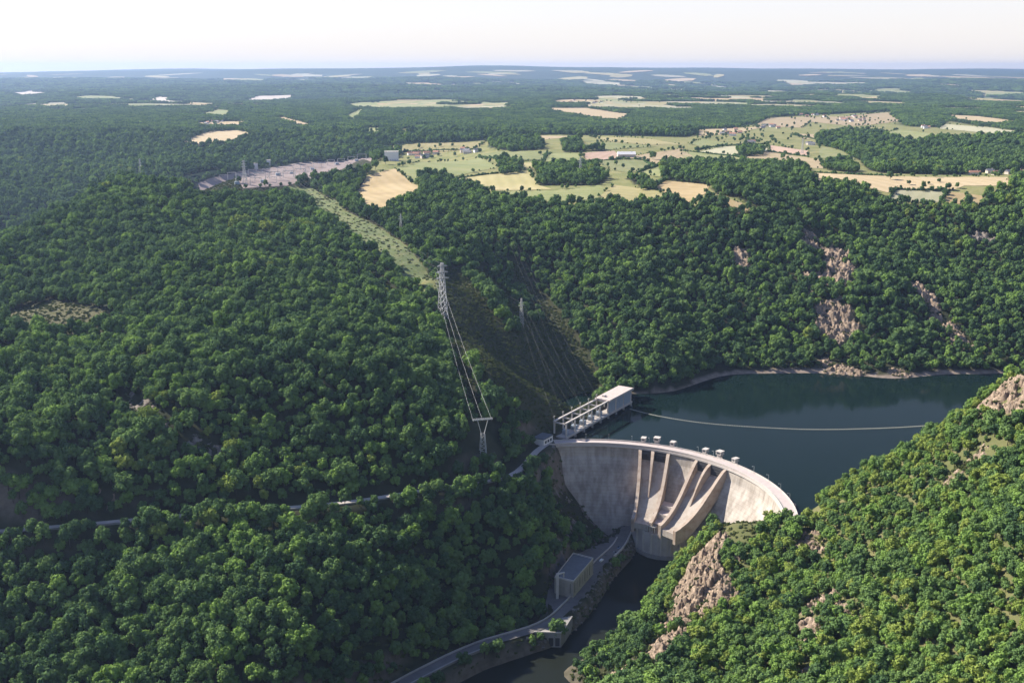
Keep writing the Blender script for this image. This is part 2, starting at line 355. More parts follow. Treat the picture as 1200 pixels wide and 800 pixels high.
class MB:
    def __init__(s): s.V, s.F = [], []
    def add(s, V, Fc):
        k = len(s.V); s.V += [tuple(v) for v in V]; s.F += [tuple(i + k for i in f) for f in Fc]; return s
    def box(s, x0, x1, y0, y1, z0, z1):
        return s.add([(x0,y0,z0),(x1,y0,z0),(x1,y1,z0),(x0,y1,z0),(x0,y0,z1),(x1,y0,z1),(x1,y1,z1),(x0,y1,z1)],
                     [(0,3,2,1),(4,5,6,7),(0,1,5,4),(1,2,6,5),(2,3,7,6),(3,0,4,7)])
    def bar(s, a, b, w, h=None):
        a, b = Vector(a), Vector(b); d = (b - a).normalized(); h = h or w
        up = Vector((0, 0, 1)) if abs(d.z) < .95 else Vector((1, 0, 0)); x = d.cross(up).normalized() * w / 2; y = x.cross(d).normalized() * h / 2
        return s.add([a-x-y, a+x-y, a+x+y, a-x+y, b-x-y, b+x-y, b+x+y, b-x+y], [(0,3,2,1),(4,5,6,7),(0,1,5,4),(1,2,6,5),(2,3,7,6),(3,0,4,7)])
    def prism(s, poly, z0, z1):
        n = len(poly); z0 = z0 if hasattr(z0, '__len__') else [z0] * n; z1 = z1 if hasattr(z1, '__len__') else [z1] * n
        V = [(p[0], p[1], z) for p, z in zip(poly, z0)] + [(p[0], p[1], z) for p, z in zip(poly, z1)]
        return s.add(V, [tuple(range(n))[::-1], tuple(range(n, 2 * n))] + [(i, (i + 1) % n, n + (i + 1) % n, n + i) for i in range(n)])
    def sweep(s, rings, closed=True, caps=True):
        """rings: list of equal-length point lists"""
        n = len(rings[0]); V = [p for r in rings for p in r]; Fc = []
        for a in range(len(rings) - 1):
            for i in range(n if closed else n - 1):
                j = (i + 1) % n; Fc.append((a*n+i, a*n+j, (a+1)*n+j, (a+1)*n+i))
        if caps and closed: Fc += [tuple(range(n))[::-1], tuple(range((len(rings)-1)*n, len(rings)*n))]
        return s.add(V, Fc)
    def build(s, name, material, parent=None):
        o = mesh_obj(name, s.V, s.F, material, parent)
        import bmesh
        bm = bmesh.new(); bm.from_mesh(o.data); bmesh.ops.recalc_face_normals(bm, faces=bm.faces); bm.to_mesh(o.data); bm.free()
        return o
def tag(o, label=None, cat=None, group=None, kind=None):
    if label: o['label'] = label
    if cat: o['category'] = cat
    if group: o['group'] = group
    if kind: o['kind'] = kind
    return o
def thing(name, loc, label, cat, group=None, rz=0.0):
    o = bpy.data.objects.new(name, None); col.objects.link(o); o.location = loc; o.rotation_euler = (0, 0, rz); o.empty_display_size = 1
    return tag(o, label, cat, group)
def copy_tree(o, loc, rz=0.0, scale=None, label=None, group=None):
    c = o.copy(); col.objects.link(c); c.location = loc; c.rotation_euler = (0, 0, rz)
    if scale: c.scale = scale
    if label: c['label'] = label
    if group: c['group'] = group
    for ch in o.children:
        k = ch.copy(); col.objects.link(k); k.parent = c
        for g in ch.children:
            h = g.copy(); col.objects.link(h); h.parent = k
    return c

# ------------------------------------------------------------------ fields and woods, surveyed outlines
def outline(px): return [hit(u, v) for u, v in px]
FIELDS = [
 ('tan',"wide tan stubble field left of the plateau meadows",[(430,207),(463,198),(480,213),(493,220),(490,230),(470,240),(443,250),(424,244),(413,230)]),
 ('green',None,[(463,198),(483,192),(560,185),(583,197),(527,208),(490,215),(480,213)]),
 ('yellow',None,[(527,211),(585,204),(620,200),(630,217),(647,222),(580,223),(560,218)]),
 ('green',None,[(577,224),(647,224),(703,217),(710,223),(700,233),(667,237),(600,234)]),
 ('yellow',None,[(711,223),(720,217),(767,223),(783,230),(753,238),(713,237),(702,231)]),
 ('green',None,[(697,188),(753,187),(770,197),(737,203),(720,200)]),
 ('pink',None,[(680,180),(720,177),(728,186),(690,189)]),
 ('straw',None,[(729,185),(800,174),(812,184),(764,193),(754,187)]),
 ('green',None,[(560,183),(587,177),(647,178),(640,188),(587,188)]),
 ('green',None,[(641,180),(677,180),(682,188),(690,192),(632,189)]),
 ('yellow',None,[(587,191),(640,191),(690,193),(715,201),(700,202),(697,194),(653,192),(622,199)]),
 ('green',None,[(747,203),(780,193),(778,208),(767,207)]),
 ('tan',None,[(768,219),(780,212),(832,217),(827,227),(800,241),(787,232)]),
 ('tan',None,[(828,228),(866,237),(886,245),(862,252),(845,240)]),
 ('green',None,[(800,177),(863,184),(910,193),(880,194),(840,191),(795,190)]),
 ('straw',None,[(867,185),(900,178),(960,187),(967,198),(913,195)]),
 ('straw',"broad straw field on the plateau above the far bank",[(953,203),(1053,207),(1180,208),(1183,218),(1130,218),(1117,223),(1050,221),(1040,226),(1017,220),(957,215)]),
 ('pale',"pale grey green field boxed by dark hedges",[(1050,223),(1110,224),(1100,237),(1040,235)]),
 ('tan',None,[(1112,225),(1153,230),(1147,240),(1102,238)]),
 ('pink',None,[(900,170),(947,177),(947,183),(903,177)]),
 ('straw',None,[(927,157),(967,158),(987,155),(945,164)]),
 ('green',None,[(1033,157),(1053,152),(1103,158),(1073,167),(1047,162)]),
 ('pale',None,[(1103,145),(1163,150),(1200,155),(1230,160),(1167,157),(1100,151)]),
 ('straw',None,[(900,138),(987,137),(1040,132),(1057,142),(1000,148),(950,143),(940,150),(883,148)]),
 ('straw',None,[(817,152),(867,150),(900,148),(867,156),(817,160)]),
 ('green',None,[(805,168),(833,175),(860,170),(825,163)]),
 ('straw',None,[(638,127),(687,127),(743,135),(730,143),(710,142),(647,132)]),
 ('green',None,[(423,150),(452,150),(447,158),(430,158)]),
 ('yellow',None,[(448,158),(467,152),(500,148),(477,158)]),
 ('green',None,[(400,138),(420,128),(430,130),(417,145)]),
 ('straw',"tan oval field among the woods at left",[(212,169),(247,154),(277,153),(315,158),(267,169),(230,171)]),
 ('green',None,[(233,136),(253,128),(273,130),(267,139)]),
 ('straw',None,[(312,139),(333,137),(373,149),(353,150)]),
 ('white',None,[(287,119),(300,113),(343,112),(343,117),(297,120)]),
 ('white',None,[(3,109),(40,106),(63,111),(20,113)]),
 ('white',None,[(173,117),(187,114),(200,115),(197,119)]),
 ('straw',None,[(3,161),(40,159),(20,164)]),
 ('green',None,[(210,209),(253,200),(267,203),(230,213)]),
 ('straw',None,[(225,144),(287,142),(287,150),(250,150),(228,149)]),
 ('yellow',None,[(440,174),(487,168),(570,166),(558,175),(467,178)]),
 ('green',None,[(680,170),(713,167),(770,172),(717,176),(682,176)]),
 ('straw',None,[(607,161),(633,159),(680,160),(630,165)]),
 ('green',None,[(960,166),(990,178),(1005,188),(960,186)]),
 ('yellow',None,[(1007,150),(1035,150),(1030,156),(990,154)]),
 ('pale',None,[(820,178),(850,172),(898,170),(900,177),(868,183)]),
 ('straw',None,[(1110,135),(1150,137),(1200,144),(1160,147),(1115,142)]),
 ('yellow',None,[(690,160),(760,163),(800,170),(760,170),(715,166)]),
]
WOODS = [
 [(627,199),(653,194),(697,196),(713,212),(700,217),(633,218)], [(582,192),(593,189),(610,194),(612,203),(587,205)], [(490,208),(523,204),(525,210),(492,214)],
 [(775,192),(820,194),(860,194),(943,198),(952,214),(917,217),(887,243),(867,234),(838,227),(833,217),(775,211)],
 [(957,162),(993,155),(1033,158),(1073,171),(1100,163),(1133,163),(1230,160),(1230,194),(1113,205),(1067,204),(1033,203),(1007,188),(987,178),(957,170)],
 [(863,177),(880,173),(895,177),(893,183),(867,184)], [(967,191),(993,189),(1007,201),(1000,205),(970,199)], [(573,165),(613,163),(638,169),(637,176),(597,178),(573,173)],
 [(658,167),(680,165),(682,176),(710,174),(710,177),(660,179)], [(733,209),(753,209),(767,222),(753,223)], [(1040,127),(1067,137),(1107,140),(1100,150),(1060,148)],
 [(490,216),(520,213),(560,219),(576,233),(488,233)]]
FARMLAND = [(413,232),(430,206),(470,178),(560,165),(610,160),(640,158),(720,159),(800,161),(870,148),(900,138),(1040,131),(1110,142),(1200,154),(1230,156),(1230,206),(1185,208),(1185,220),(1155,232),(1147,241),(1040,237),(1015,222),(955,216),
            (917,217),(887,246),(862,253),(830,231),(815,243),(800,243),(785,233),(750,240),(665,240),(600,236),(575,235),(490,233),(443,252)]
CORRIDOR = [(338,218),(368,221),(384,232),(402,246),(428,258),(450,270),(478,290),(500,318),(514,330),(518,352),(506,348),(484,334),(462,316),(440,296),(424,288),(404,272),(386,258),(362,240),(350,232)]
STRIPS = [[(512,318),(545,312),(600,303),(613,310),(657,366),(702,440),(697,487),(640,507),(604,482),(578,462),(552,430),(522,392),(515,350)], [(512,368),(526,366),(552,440),(566,492),(556,498),(536,450)]]
KEPT = [[(541,322),(553,320),(597,368),(609,396),(598,398),(575,365)], [(567,312),(592,309),(630,356),(636,378),(622,380),(600,350)]]      # tree strips left between the cleared lines
YARD_SUB = [(232,215),(267,205),(320,196),(360,190),(435,185),(438,191),(385,199),(374,207),(337,218),(285,221)]
CLEARINGS = [[(5,365),(60,352),(110,362),(140,372),(120,385),(40,392),(8,385)], [(0,400),(18,405),(25,420),(0,425)]]
fields_w = [(k, l, outline(p)) for k, l, p in FIELDS]
woods_w = [outline(p) for p in WOODS]
farm_w, corr_w, yardsub_w = outline(FARMLAND), outline(CORRIDOR), outline(YARD_SUB)
strips_w = [outline(p) for p in STRIPS]; kept_w = [outline(p) for p in KEPT]; clear_w = [outline(p) for p in CLEARINGS]
# far countryside: pale fields scattered among the woods, out to the skyline
far_fields = []
r2 = random.Random(31)
for _ in range(2600):
    D = 3300 * (18500 / 3300) ** r2.random(); x = r2.uniform(-.52, .52) * D
    if fbm(np.array([x]), np.array([D]), 2500, 2, 8)[0] < -.08: continue
    u, v = project(x, D, gz(x, D))
    if 400 < u < 1230 and v > 128 or (u < 420 and v > 135) or (u < 420 and v > 112 and r2.random() < .5): continue
    a, b, ang = r2.uniform(70, 260), r2.uniform(60, 190), r2.uniform(-.7, .7)
    n = r2.randint(5, 8)
    poly = []
    for k in range(n):
        t = 2 * math.pi * (k + r2.uniform(-.25, .25)) / n
        px, py = a * math.cos(t), b * math.sin(t) * (1 + D / 7000)
        poly.append((x + px * math.cos(ang) - py * math.sin(ang), D + px * math.sin(ang) + py * math.cos(ang), 0))
    far_fields.append((r2.choice(['straw', 'tan', 'pale', 'pale', 'yellow', 'green', 'green']), None, poly))
    if len(far_fields) >= 400: break

# ------------------------------------------------------------------ ground
nx, ny = len(gx), len(gy)
idx = np.arange(nx * ny).reshape(ny, nx)
Q = np.stack([idx[:-1, :-1], idx[:-1, 1:], idx[1:, 1:], idx[1:, :-1]], -1).reshape(-1, 4)
gm = fast_mesh("ground", np.stack([GX, GY, GZ], -1).reshape(-1, 3), Q)
zone = np.zeros((ny, nx, 4), np.float32); zone[..., 3] = 1
def mark(poly, ch, val=1.0):
    zone[..., ch][in_poly(GX, GY, poly)] = val
mark(farm_w, 0)
zone[..., 0][(GX > 110) & (GY < 900) & (GZ > -60)] = .5
for w in woods_w: mark(w, 0, 0)
mark(corr_w, 0, .9)
for w in clear_w: mark(w, 0, .3); mark(w, 1, .1)
for w in strips_w: mark(w, 0, .1)
zone[..., 2] = smooth(2200, 3000, GY)
shore = (np.abs(GZ - .5) < 2) & (GY > 960) & (GX > 60) & (GY < 1500); zone[..., 1][shore] = .8
rv = (GZ < -71) & (GY < 960); zone[..., 1][rv] = .25
slope = np.hypot(*np.gradient(GZ, gy, gx)); zone[..., 1] = np.maximum(zone[..., 1], .45 * smooth(1.3, 1.9, slope) * (GY < 1700))
for w in strips_w: mark(w, 1, 0)
lawn = [P(14,120), P(2,135), P(-10,138), P(-14,120), P(0,108)]
mark(lawn, 0)
ca = gm.color_attributes.new("zone", 'FLOAT_COLOR', 'POINT'); ca.data.foreach_set("color", zone.reshape(-1))
gm.materials.append(ground_material()); gm.polygons.foreach_set("use_smooth", [True] * len(gm.polygons))
go = bpy.data.objects.new("ground", gm); col.objects.link(go); tag(go, "wooded gorge slopes and plateau terrain", kind='structure')
# water: one sheet for the lake behind the dam, one for the river below it
arc_up = [P(a, 151) for a in np.linspace(104, -12, 40)]
lake = [(p[0], p[1], RES) for p in arc_up] + [(260,760,RES),(600,860,RES),(1500,900,RES),(2200,1100,RES),(2200,1500,RES),(900,1400,RES),(300,1300,RES),(60,1180,RES),(-10,1000,RES)]
o = mesh_obj("reservoir_water", lake, [tuple(range(len(lake)))[::-1]], water_material("lake_water", (.0045,.0125,.0112), .35)); tag(o, "dark green reservoir water behind the dam", kind='structure')
river = [(96,915,RIV),(150,905,RIV),(200,860,RIV),(180,760,RIV),(120,640,RIV),(0,470,RIV),(-400,220,RIV),(-1200,150,RIV),(-1200,460,RIV),(-400,480,RIV),(-120,660,RIV),(20,800,RIV),(60,900,RIV)]
o = mesh_obj("river_water", river, [tuple(range(len(river)))], water_material("river_water", (.014,.017,.013), .5)); tag(o, "still dark river below the dam", kind='structure')

def drape(name, poly, material, off, cell, label=None):
    """a sheet over the terrain filling an outline"""
    import bmesh
    from mathutils import geometry
    pts = []
    n = len(poly)
    for i in range(n):
        a, b = poly[i], poly[(i + 1) % n]; L = math.dist(a[:2], b[:2]); k = max(1, int(L / cell))
        for j in range(k):
            w = .06 * min(L, 60) / 60 * cell * (rnd.random() - .5) if j else 0
            pts.append(Vector((a[0] + (b[0] - a[0]) * j / k + w, a[1] + (b[1] - a[1]) * j / k + w)))
    m = len(pts); xs = [p.x for p in pts]; ys = [p.y for p in pts]
    X, Y = np.meshgrid(np.arange(min(xs), max(xs), cell) + cell / 2, np.arange(min(ys), max(ys), cell) + cell / 2)
    keep = in_poly(X, Y, [(p.x, p.y) for p in pts])
    inner = [Vector((a, b)) for a, b in zip(X[keep], Y[keep])]
    res = geometry.delaunay_2d_cdt(pts + inner, [], [list(range(m))], 1, 1e-4)
    co = np.array([(v.x, v.y) for v in res[0]]); z = ground(co[:, 0], co[:, 1]) + off
    o = mesh_obj(name, np.c_[co, z], res[2], material)
    return tag(o, label, kind='structure')
for k, (kind, lab, poly) in enumerate(fields_w + far_fields):
    D = np.mean([p[1] for p in poly]); far = D > 4200
    drape("field", poly, FIELD[kind], .5 if not far else D / 2500, 18 if D < 2600 else (40 if not far else D / 60), lab)
drape("grass_corridor", corr_w, mat("rough_grass", (.075,.11,.036), .95, [(.125,.155,.055), (.20,.195,.09)], .06), .3, 10, "mown grass strip under the power lines below the substation")
drape("substation_yard", yardsub_w, GRAVEL, .5, 15, "pinkish gravel yard of the electrical substation")
drape("dam_lawn", [(a, b, 0) for a, b in lawn], FIELD['tan'], .4, 5, "small dry lawn beside the dam's right abutment")

def ribbon(name, pts, width, material, lift=.05, label=None, sub=6):
    pts = [Vector(p) for p in pts]; fine = []
    for i in range(len(pts) - 1):
        p0, p1, p2, p3 = pts[max(i - 1, 0)], pts[i], pts[i + 1], pts[min(i + 2, len(pts) - 1)]
        for j in range(sub):
            t = j / sub
            fine.append(.5 * ((2 * p1) + (p2 - p0) * t + (2 * p0 - 5 * p1 + 4 * p2 - p3) * t * t + (3 * p1 - p0 - 3 * p2 + p3) * t ** 3))
    fine.append(pts[-1])
    V, Fc, L, Rr = [], [], [], []
    for i, p in enumerate(fine):
        d = (fine[min(i + 1, len(fine) - 1)] - fine[max(i - 1, 0)]); d.z = 0; d.normalize(); nrm = Vector((-d.y, d.x, 0))
        a, b = p + nrm * width / 2, p - nrm * width / 2
        L.append(a); Rr.append(b); V += [(a.x, a.y, p.z + lift), (b.x, b.y, p.z + lift)]
        if i: Fc.append((2*i-2, 2*i-1, 2*i+1, 2*i))
    o = mesh_obj(name, V, Fc, material); tag(o, label, kind='structure')
    return fine, L, Rr
fine, L, Rr = ribbon("road", upper_road, 6.5, mat("road_dust", (.36,.32,.29), .95, [(.46,.41,.37)], .1), .05, "pale contour road through the left bank woods")
def wall_along(name, pts, w, z0, z1, material, label, cat):
    mb = MB(); rings = []
    for i, p in enumerate(pts):
        d = (pts[min(i + 1, len(pts) - 1)] - pts[max(i - 1, 0)]); d.z = 0; d.normalize(); n_ = Vector((-d.y, d.x, 0)) * w / 2
        rings.append([(p.x - n_.x, p.y - n_.y, p.z + z0), (p.x + n_.x, p.y + n_.y, p.z + z0), (p.x + n_.x, p.y + n_.y, p.z + z1), (p.x - n_.x, p.y - n_.y, p.z + z1)])
    mb.sweep(rings); o = mb.build(name, material); return tag(o, label, cat)
wall_along("parapet_wall", Rr[2:60], .6, -2.5, .5, CONCD, "low pale stone parapet along the outer edge of the contour road", "wall")
fine2, L2, R2 = ribbon("road", lower_road, 8.5, ASPH, .06, "asphalt road along the river's left bank to the dam toe")
drape("service_yard", [(a, b, 0) for a, b in yard], ASPH, .35, 6, "asphalt service yard around the riverside control building")

# ------------------------------------------------------------------ the dam
ORD = ["first", "second", "third", "fourth", "fifth", "sixth", "seventh", "eighth", "ninth", "tenth", "eleventh", "twelfth", "thirteenth", "fourteenth", "fifteenth", "sixteenth", "seventeenth", "eighteenth", "nineteenth"]
dam = thing("arch_dam", (CX, CY, RIV), "pale concrete arch dam with two curved spillway chutes across the gorge", "dam")
def face_r(z):                                               # downstream face of the arch
    return float(np.interp(z, [-80, -60, -40, -20, -8, 4], [112, 118.5, 127.5, 137, 143.5, 145.5]))
def dp(deg, r, z): x, y = P(deg, r); return (x - CX, y - CY, z - RIV)
def sect(deg, zb, zt=2.2):
    zs = np.linspace(zb, zt, 9)
    return [dp(deg, face_r(z), z) for z in zs] + [dp(deg, 153.5, zt), dp(deg, 153.5, zb)]
A0, A1 = 106.0, -13.0
# chute edges at the crest
LC, RC = (70.6, 59.6), (48.4, 35.4)
nblk = 20
edges = np.linspace(A0, A1, nblk + 1)
DAMC = mat("dam_concrete", (.29,.26,.23), .88, [(.41,.37,.325), (.49,.445,.395)], .05, .06, 1.2)
def dam_concrete():
    n = DAMC.node_tree; b = n.nodes["Principled BSDF"]; src = b.inputs["Base Color"].links[0].from_socket
    ge = n.nodes.new("ShaderNodeNewGeometry"); sx = n.nodes.new("ShaderNodeSeparateXYZ"); n.links.new(ge.outputs["Position"], sx.inputs[0])
    # lift joints every 3 m, and streaks that run down the face
    m1 = n.nodes.new("ShaderNodeMath"); m1.operation = 'MULTIPLY'; m1.inputs[1].default_value = 1 / 3.0; n.links.new(sx.outputs[2], m1.inputs[0])
    fr = n.nodes.new("ShaderNodeMath"); fr.operation = 'FRACT'; n.links.new(m1.outputs[0], fr.inputs[0])
    lt = n.nodes.new("ShaderNodeMath"); lt.operation = 'LESS_THAN'; lt.inputs[1].default_value = .16; n.links.new(fr.outputs[0], lt.inputs[0])
    mp = n.nodes.new("ShaderNodeMapping"); mp.inputs["Scale"].default_value = (.22, .22, .02); n.links.new(ge.outputs["Position"], mp.inputs[0])
    nz = n.nodes.new("ShaderNodeTexNoise"); nz.inputs["Scale"].default_value = 1; nz.inputs["Detail"].default_value = 5; n.links.new(mp.outputs[0], nz.inputs["Vector"])
    rr = n.nodes.new("ShaderNodeValToRGB"); rr.color_ramp.elements[0].position, rr.color_ramp.elements[1].position = .35, .62
    rr.color_ramp.elements[0].color = (.52, .49, .46, 1); rr.color_ramp.elements[1].color = (1, 1, 1, 1); n.links.new(nz.outputs[0], rr.inputs[0])
    x1 = n.nodes.new("ShaderNodeMixRGB"); x1.blend_type = 'MULTIPLY'; x1.inputs[0].default_value = .65; n.links.new(src, x1.inputs[1]); n.links.new(rr.outputs[0], x1.inputs[2])
    x2 = n.nodes.new("ShaderNodeMixRGB"); x2.blend_type = 'MULTIPLY'; x2.inputs[2].default_value = (.90, .89, .88, 1); n.links.new(lt.outputs[0], x2.inputs[0]); n.links.new(x1.outputs[0], x2.inputs[1])
    n.links.new(x2.outputs[0], b.inputs["Base Color"])
dam_concrete()
for k in range(nblk):
    a, b = edges[k] - .008, edges[k + 1] + .008
    mb = MB(); mb.sweep([sect(t, -80) for t in np.linspace(a, b, 4)]); mb.build("concrete_monolith", DAMC, dam)
# crest road with footways and parapets
def arc_box(name, a0, a1, r0, r1, z0, z1, material, parent, n=40):
    mb = MB(); mb.sweep([[dp(t, r0, z0), dp(t, r1, z0), dp(t, r1, z1), dp(t, r0, z1)] for t in np.linspace(a0, a1, n)]); return mb.build(name, material, parent)
cr = arc_box("crest_road", A0, A1, 144.2, 154.6, 2.25, 3.4, CREST, dam, 60)
arc_box("footway", A0, A1, 144.6, 146.2, 3.41, 3.6, CONC2, cr, 60)
arc_box("parapet", A0, A1, 144.2, 144.58, 3.41, 4.5, CONC2, dam, 60)
arc_box("parapet", A0, A1, 154.2, 154.6, 3.41, 4.5, CONC2, dam, 60)
arc_box("string_course", A0, A1, 143.7, 145.4, .8, 2.24, CONC2, dam, 60)
# spillway chutes
def chute(edge_c, edge_l, pier_r, drop):
    prof = [(145.9, -8.5), (141, -10.5), (135, -15.5), (126, -24.5), (117, -33.0), (108, -40.0), (99, -44.8), (92, -46.6), (87.5, -46.4)]
    prof = [(r, z + drop * (145 - r) / 58) for r, z in prof]
    def ang(f, r):                                           # f 0..1 across the chute
        t = (145.9 - r) / 58.4; lo = edge_c[0] + (edge_l[0] - edge_c[0]) * t; hi = edge_c[1] + (edge_l[1] - edge_c[1]) * t
        return lo + (hi - lo) * f
    mb = MB(); mb.sweep([[dp(ang(f, r), r, z) for r, z in prof] + [dp(ang(f, r), r, z - 5.5) for r, z in prof[::-1]] for f in np.linspace(0, 1, 6)])
    fl = mb.build("chute_floor", CHUTE, dam)
    fine = [(r, z) for r, z in zip(np.linspace(145.9, 87.0, 22), np.interp(np.linspace(145.9, 87.0, 22)[::-1], [p[0] for p in prof][::-1], [p[1] for p in prof][::-1])[::-1])]
    for f, s in ((0, 1), (1, -1)):
        rings = []
        for i, (r, z) in enumerate(fine):
            w = 2.0 / r * 57.3; a = ang(f, r); h = float(np.interp(r, [87, 95, 115, 138, 146], [3.2, 5.2, 6.5, 9.0, 10.6]))
            rings.append([dp(a + s * w * .5, r, z - 9), dp(a - s * w, r, z - 9), dp(a - s * w, r, z + h), dp(a + s * w * .5, r, z + h)])
        mb = MB(); mb.sweep(rings); mb.build("chute_wall", CHUTEW, dam)
    # middle pier tapering out down the chute
    rings = []
    for r in np.linspace(147, pier_r, 9):
        z = float(np.interp(r, [p[0] for p in prof][::-1], [p[1] for p in prof][::-1])); k = (147 - r) / (147 - pier_r); w = (1.7 - 1.2 * k) / r * 57.3; a = ang(.45, r)
        top = (1.9 * (1 - k) + (z + .6) * k)
        rings.append([dp(a + w, r, z - 3), dp(a - w, r, z - 3), dp(a - w, r, top), dp(a + w, r, top)])
    mb = MB(); mb.sweep(rings); mb.build("pier", CHUTEW, dam)
    # gate bays: dark recess and a curved steel gate in each
    for f0, f1 in ((.035, .40), (.50, .965)):
        a, b = ang(f0, 146), ang(f1, 146)
        mb = MB(); mb.sweep([[dp(t, 143.3, -8.6), dp(t, 145.95, -8.6), dp(t, 145.95, .7), dp(t, 143.3, .7)] for t in np.linspace(a, b, 5)]); g = mb.build("spillway_gate", GATE, dam)
        for zz in (-6.6, -4.4, -2.2):
            mb = MB(); mb.sweep([[dp(t, 142.9, zz), dp(t, 143.28, zz), dp(t, 143.28, zz + .35), dp(t, 142.9, zz + .35)] for t in np.linspace(a, b, 5)]); mb.build("gate_girder", GATE, g)
CHUTE = mat("chute_concrete", (.25,.19,.145), .85, [(.36,.315,.27), (.42,.38,.335)], .10, .05, 1)
CHUTEW = mat("chute_wall_concrete", (.26,.19,.14), .85, [(.37,.30,.245), (.42,.355,.30)], .15, .04, 1.5)
GATE = mat("gate_steel", (.05,.05,.055), .6)
chute(LC, (65.2, 53.5), 116, 0)
chute(RC, (48.0, 36.5), 118, 0)
# the powerhouse under the chutes: curved river front and stepped roofs between the chutes
front = [P(70,116), (106.5,912), (109,902), (113.5,893), (119,886.5), (126,882), (134,880.5), (143,882), (151,886), P(33,118), P(45,122), P(58,122)]
mb = MB(); mb.prism([(x - CX, y - CY) for x, y in front], -84 - RIV, -52.5 - RIV); ph = mb.build("powerhouse_block", CONC, dam)
mb = MB(); mb.prism([(x - CX + (.9 if 0 else 0), y - CY) for x, y in [(105.2,911),(107.9,901.3),(112.6,892),(118.4,885.2),(125.8,880.7),(134,879.2),(143.4,880.7),(151.5,884.8),(151,886.4),(143,882.3),(134,880.9),(126,882.4),(119,886.9),(113.5,893.4),(109,902.4),(106.5,912.4)]], -76 - RIV, -71.5 - RIV); mb.build("draft_tube_ledge", CONCD, dam)
for k in range(6):
    x, y = [(110.2,898.9),(114.8,891.2),(121.2,885),(129,881.2),(137.5,880.6),(145.6,882.8)][k]
    mb = MB(); mb.bar((x - CX, y - CY, -71.4 - RIV), (x - CX, y - CY, -52.6 - RIV), 1.5, 1.5); mb.build("buttress", CONC2, dam)
arc_box("stepped_roof", 57.5, 49.6, 112, 123, -37.5, -36.3, PINKROOF, dam, 8); arc_box("stepped_roof", 57, 49.8, 102, 111.6, -41.5, -40.3, PINKROOF, dam, 8)
arc_box("stepped_roof", 56.4, 50, 92, 101.6, -45.8, -44.6, PINKROOF, dam, 8)
arc_box("roof_wall", 57.4, 49.7, 111.65, 111.95, -44, -35.6, CONC, dam, 8); arc_box("roof_wall", 56.9, 49.9, 101.65, 101.95, -50, -39.6, CONC, dam, 8)
mb = MB()
for k in range(4): mb.bar(dp(55.5 - k * 1.6, 90.5, -52), dp(55.5 - k * 1.6, 90.5, -46.5), .6); mb.bar(dp(55.5 - k * 1.6, 86.8, -52), dp(55.5 - k * 1.6, 86.8, -46.5), .6); mb.bar(dp(55.5 - k * 1.6, 90.5, -46.6), dp(55.5 - k * 1.6, 86.8, -46.6), .5)
mb.bar(dp(55.5, 90.5, -46.4), dp(50.7, 90.5, -46.4), .7); mb.bar(dp(55.5, 86.8, -46.4), dp(50.7, 86.8, -46.4), .7); mb.build("gantry_frame", STEEL, dam)
# hoist towers over the gate piers, on the lake side of the crest road
for k, a in enumerate([70.2, 65.6, 60.0, 48.0, 42.4, 36.0]):
    lab = ["leftmost", "second from left", "third from left", "third from right", "second from right", "rightmost"][k]
    x, y = P(a, 157.2)
    t = thing("gate_hoist_tower", (x, y, RES - 4), f"{lab} of the six pale gate hoist towers on the dam crest", "tower", "gate hoist towers on the dam crest", math.radians(a))
    big = k in (1, 4); w = 2.1 if big else 1.5; h = 9.0 if big else 7.2
    mb = MB(); mb.box(-2.3, 2.6, -w, w, -26, 4.6); mb.build("pier_base", CONC, t)
    mb = MB(); mb.box(-1.8, -1.0, -w + .2, w - .2, 4.6, 4.6 + h - 3); mb.build("column", CONC2, t)
    mb = MB(); mb.box(1.2, 2.0, -w + .2, w - .2, 4.6, 4.6 + h - 3); mb.build("column", CONC2, t)
    mb = MB(); mb.box(-2.6, 2.8, -w - .5, w + .5, 4.6 + h - 3, 4.6 + h); cab = mb.build("hoist_cabin", CONC2, t)
    mb = MB(); mb.box(-2.9, 3.1, -w - .8, w + .8, 4.62 + h, 4.95 + h); mb.build("roof_slab", CONC2, t)
    mb = MB(); mb.box(-2.66, -2.58, -w + .3, w - .3, 2.6 + h, 4.0 + h); mb.build("window", GLASS, cab)
    mb = MB(); mb.bar((0, -.4, 4.62), (0, -.4, 4.6 + h - 3), .3); mb.bar((0, .4, 4.62), (0, .4, 4.6 + h - 3), .3); mb.build("hoist_rod", STEEL, t)
for k, a in enumerate(np.linspace(98, -6, 14)):
    if min(abs(a - q) for q in (70.2, 65.6, 60, 48, 42.4, 36)) < 1.2: a += 2
    x, y = P(a, 153.6)
    t = thing("crest_lamp", (x, y, 3.4), f"thin lamp post on the dam crest, {ORD[k]} from the left end", "lamp post", "lamp posts along the dam crest", math.radians(a))
    mb = MB(); mb.bar((0, 0, 0), (0, 0, 6.5), .16); mb.bar((0, 0, 6.45), (-1.6, 0, 6.7), .12); mb.build("post", STEEL, t)
    mb = MB(); mb.box(-2.2, -1.5, -.15, .15, 6.6, 6.78); mb.build("lamp_head", WHITE, t)
# right abutment forecourt
rp = [P(-8,143), P(-8,158), P(-16,168), P(-22,160), P(-20,142)]
mb = MB(); mb.prism(rp, -8, 3.1); o = mb.build("abutment_terrace", CREST); tag(o, "paved terrace at the dam's right abutment", "terrace")
lp = [P(102,139), P(102,158), P(110,168), P(116,158), P(112,140)]
mb = MB(); mb.prism(lp, -10, 3.1); o = mb.build("abutment_terrace", ASPH); tag(o, "paved terrace at the dam's left abutment by the intake yard", "terrace")

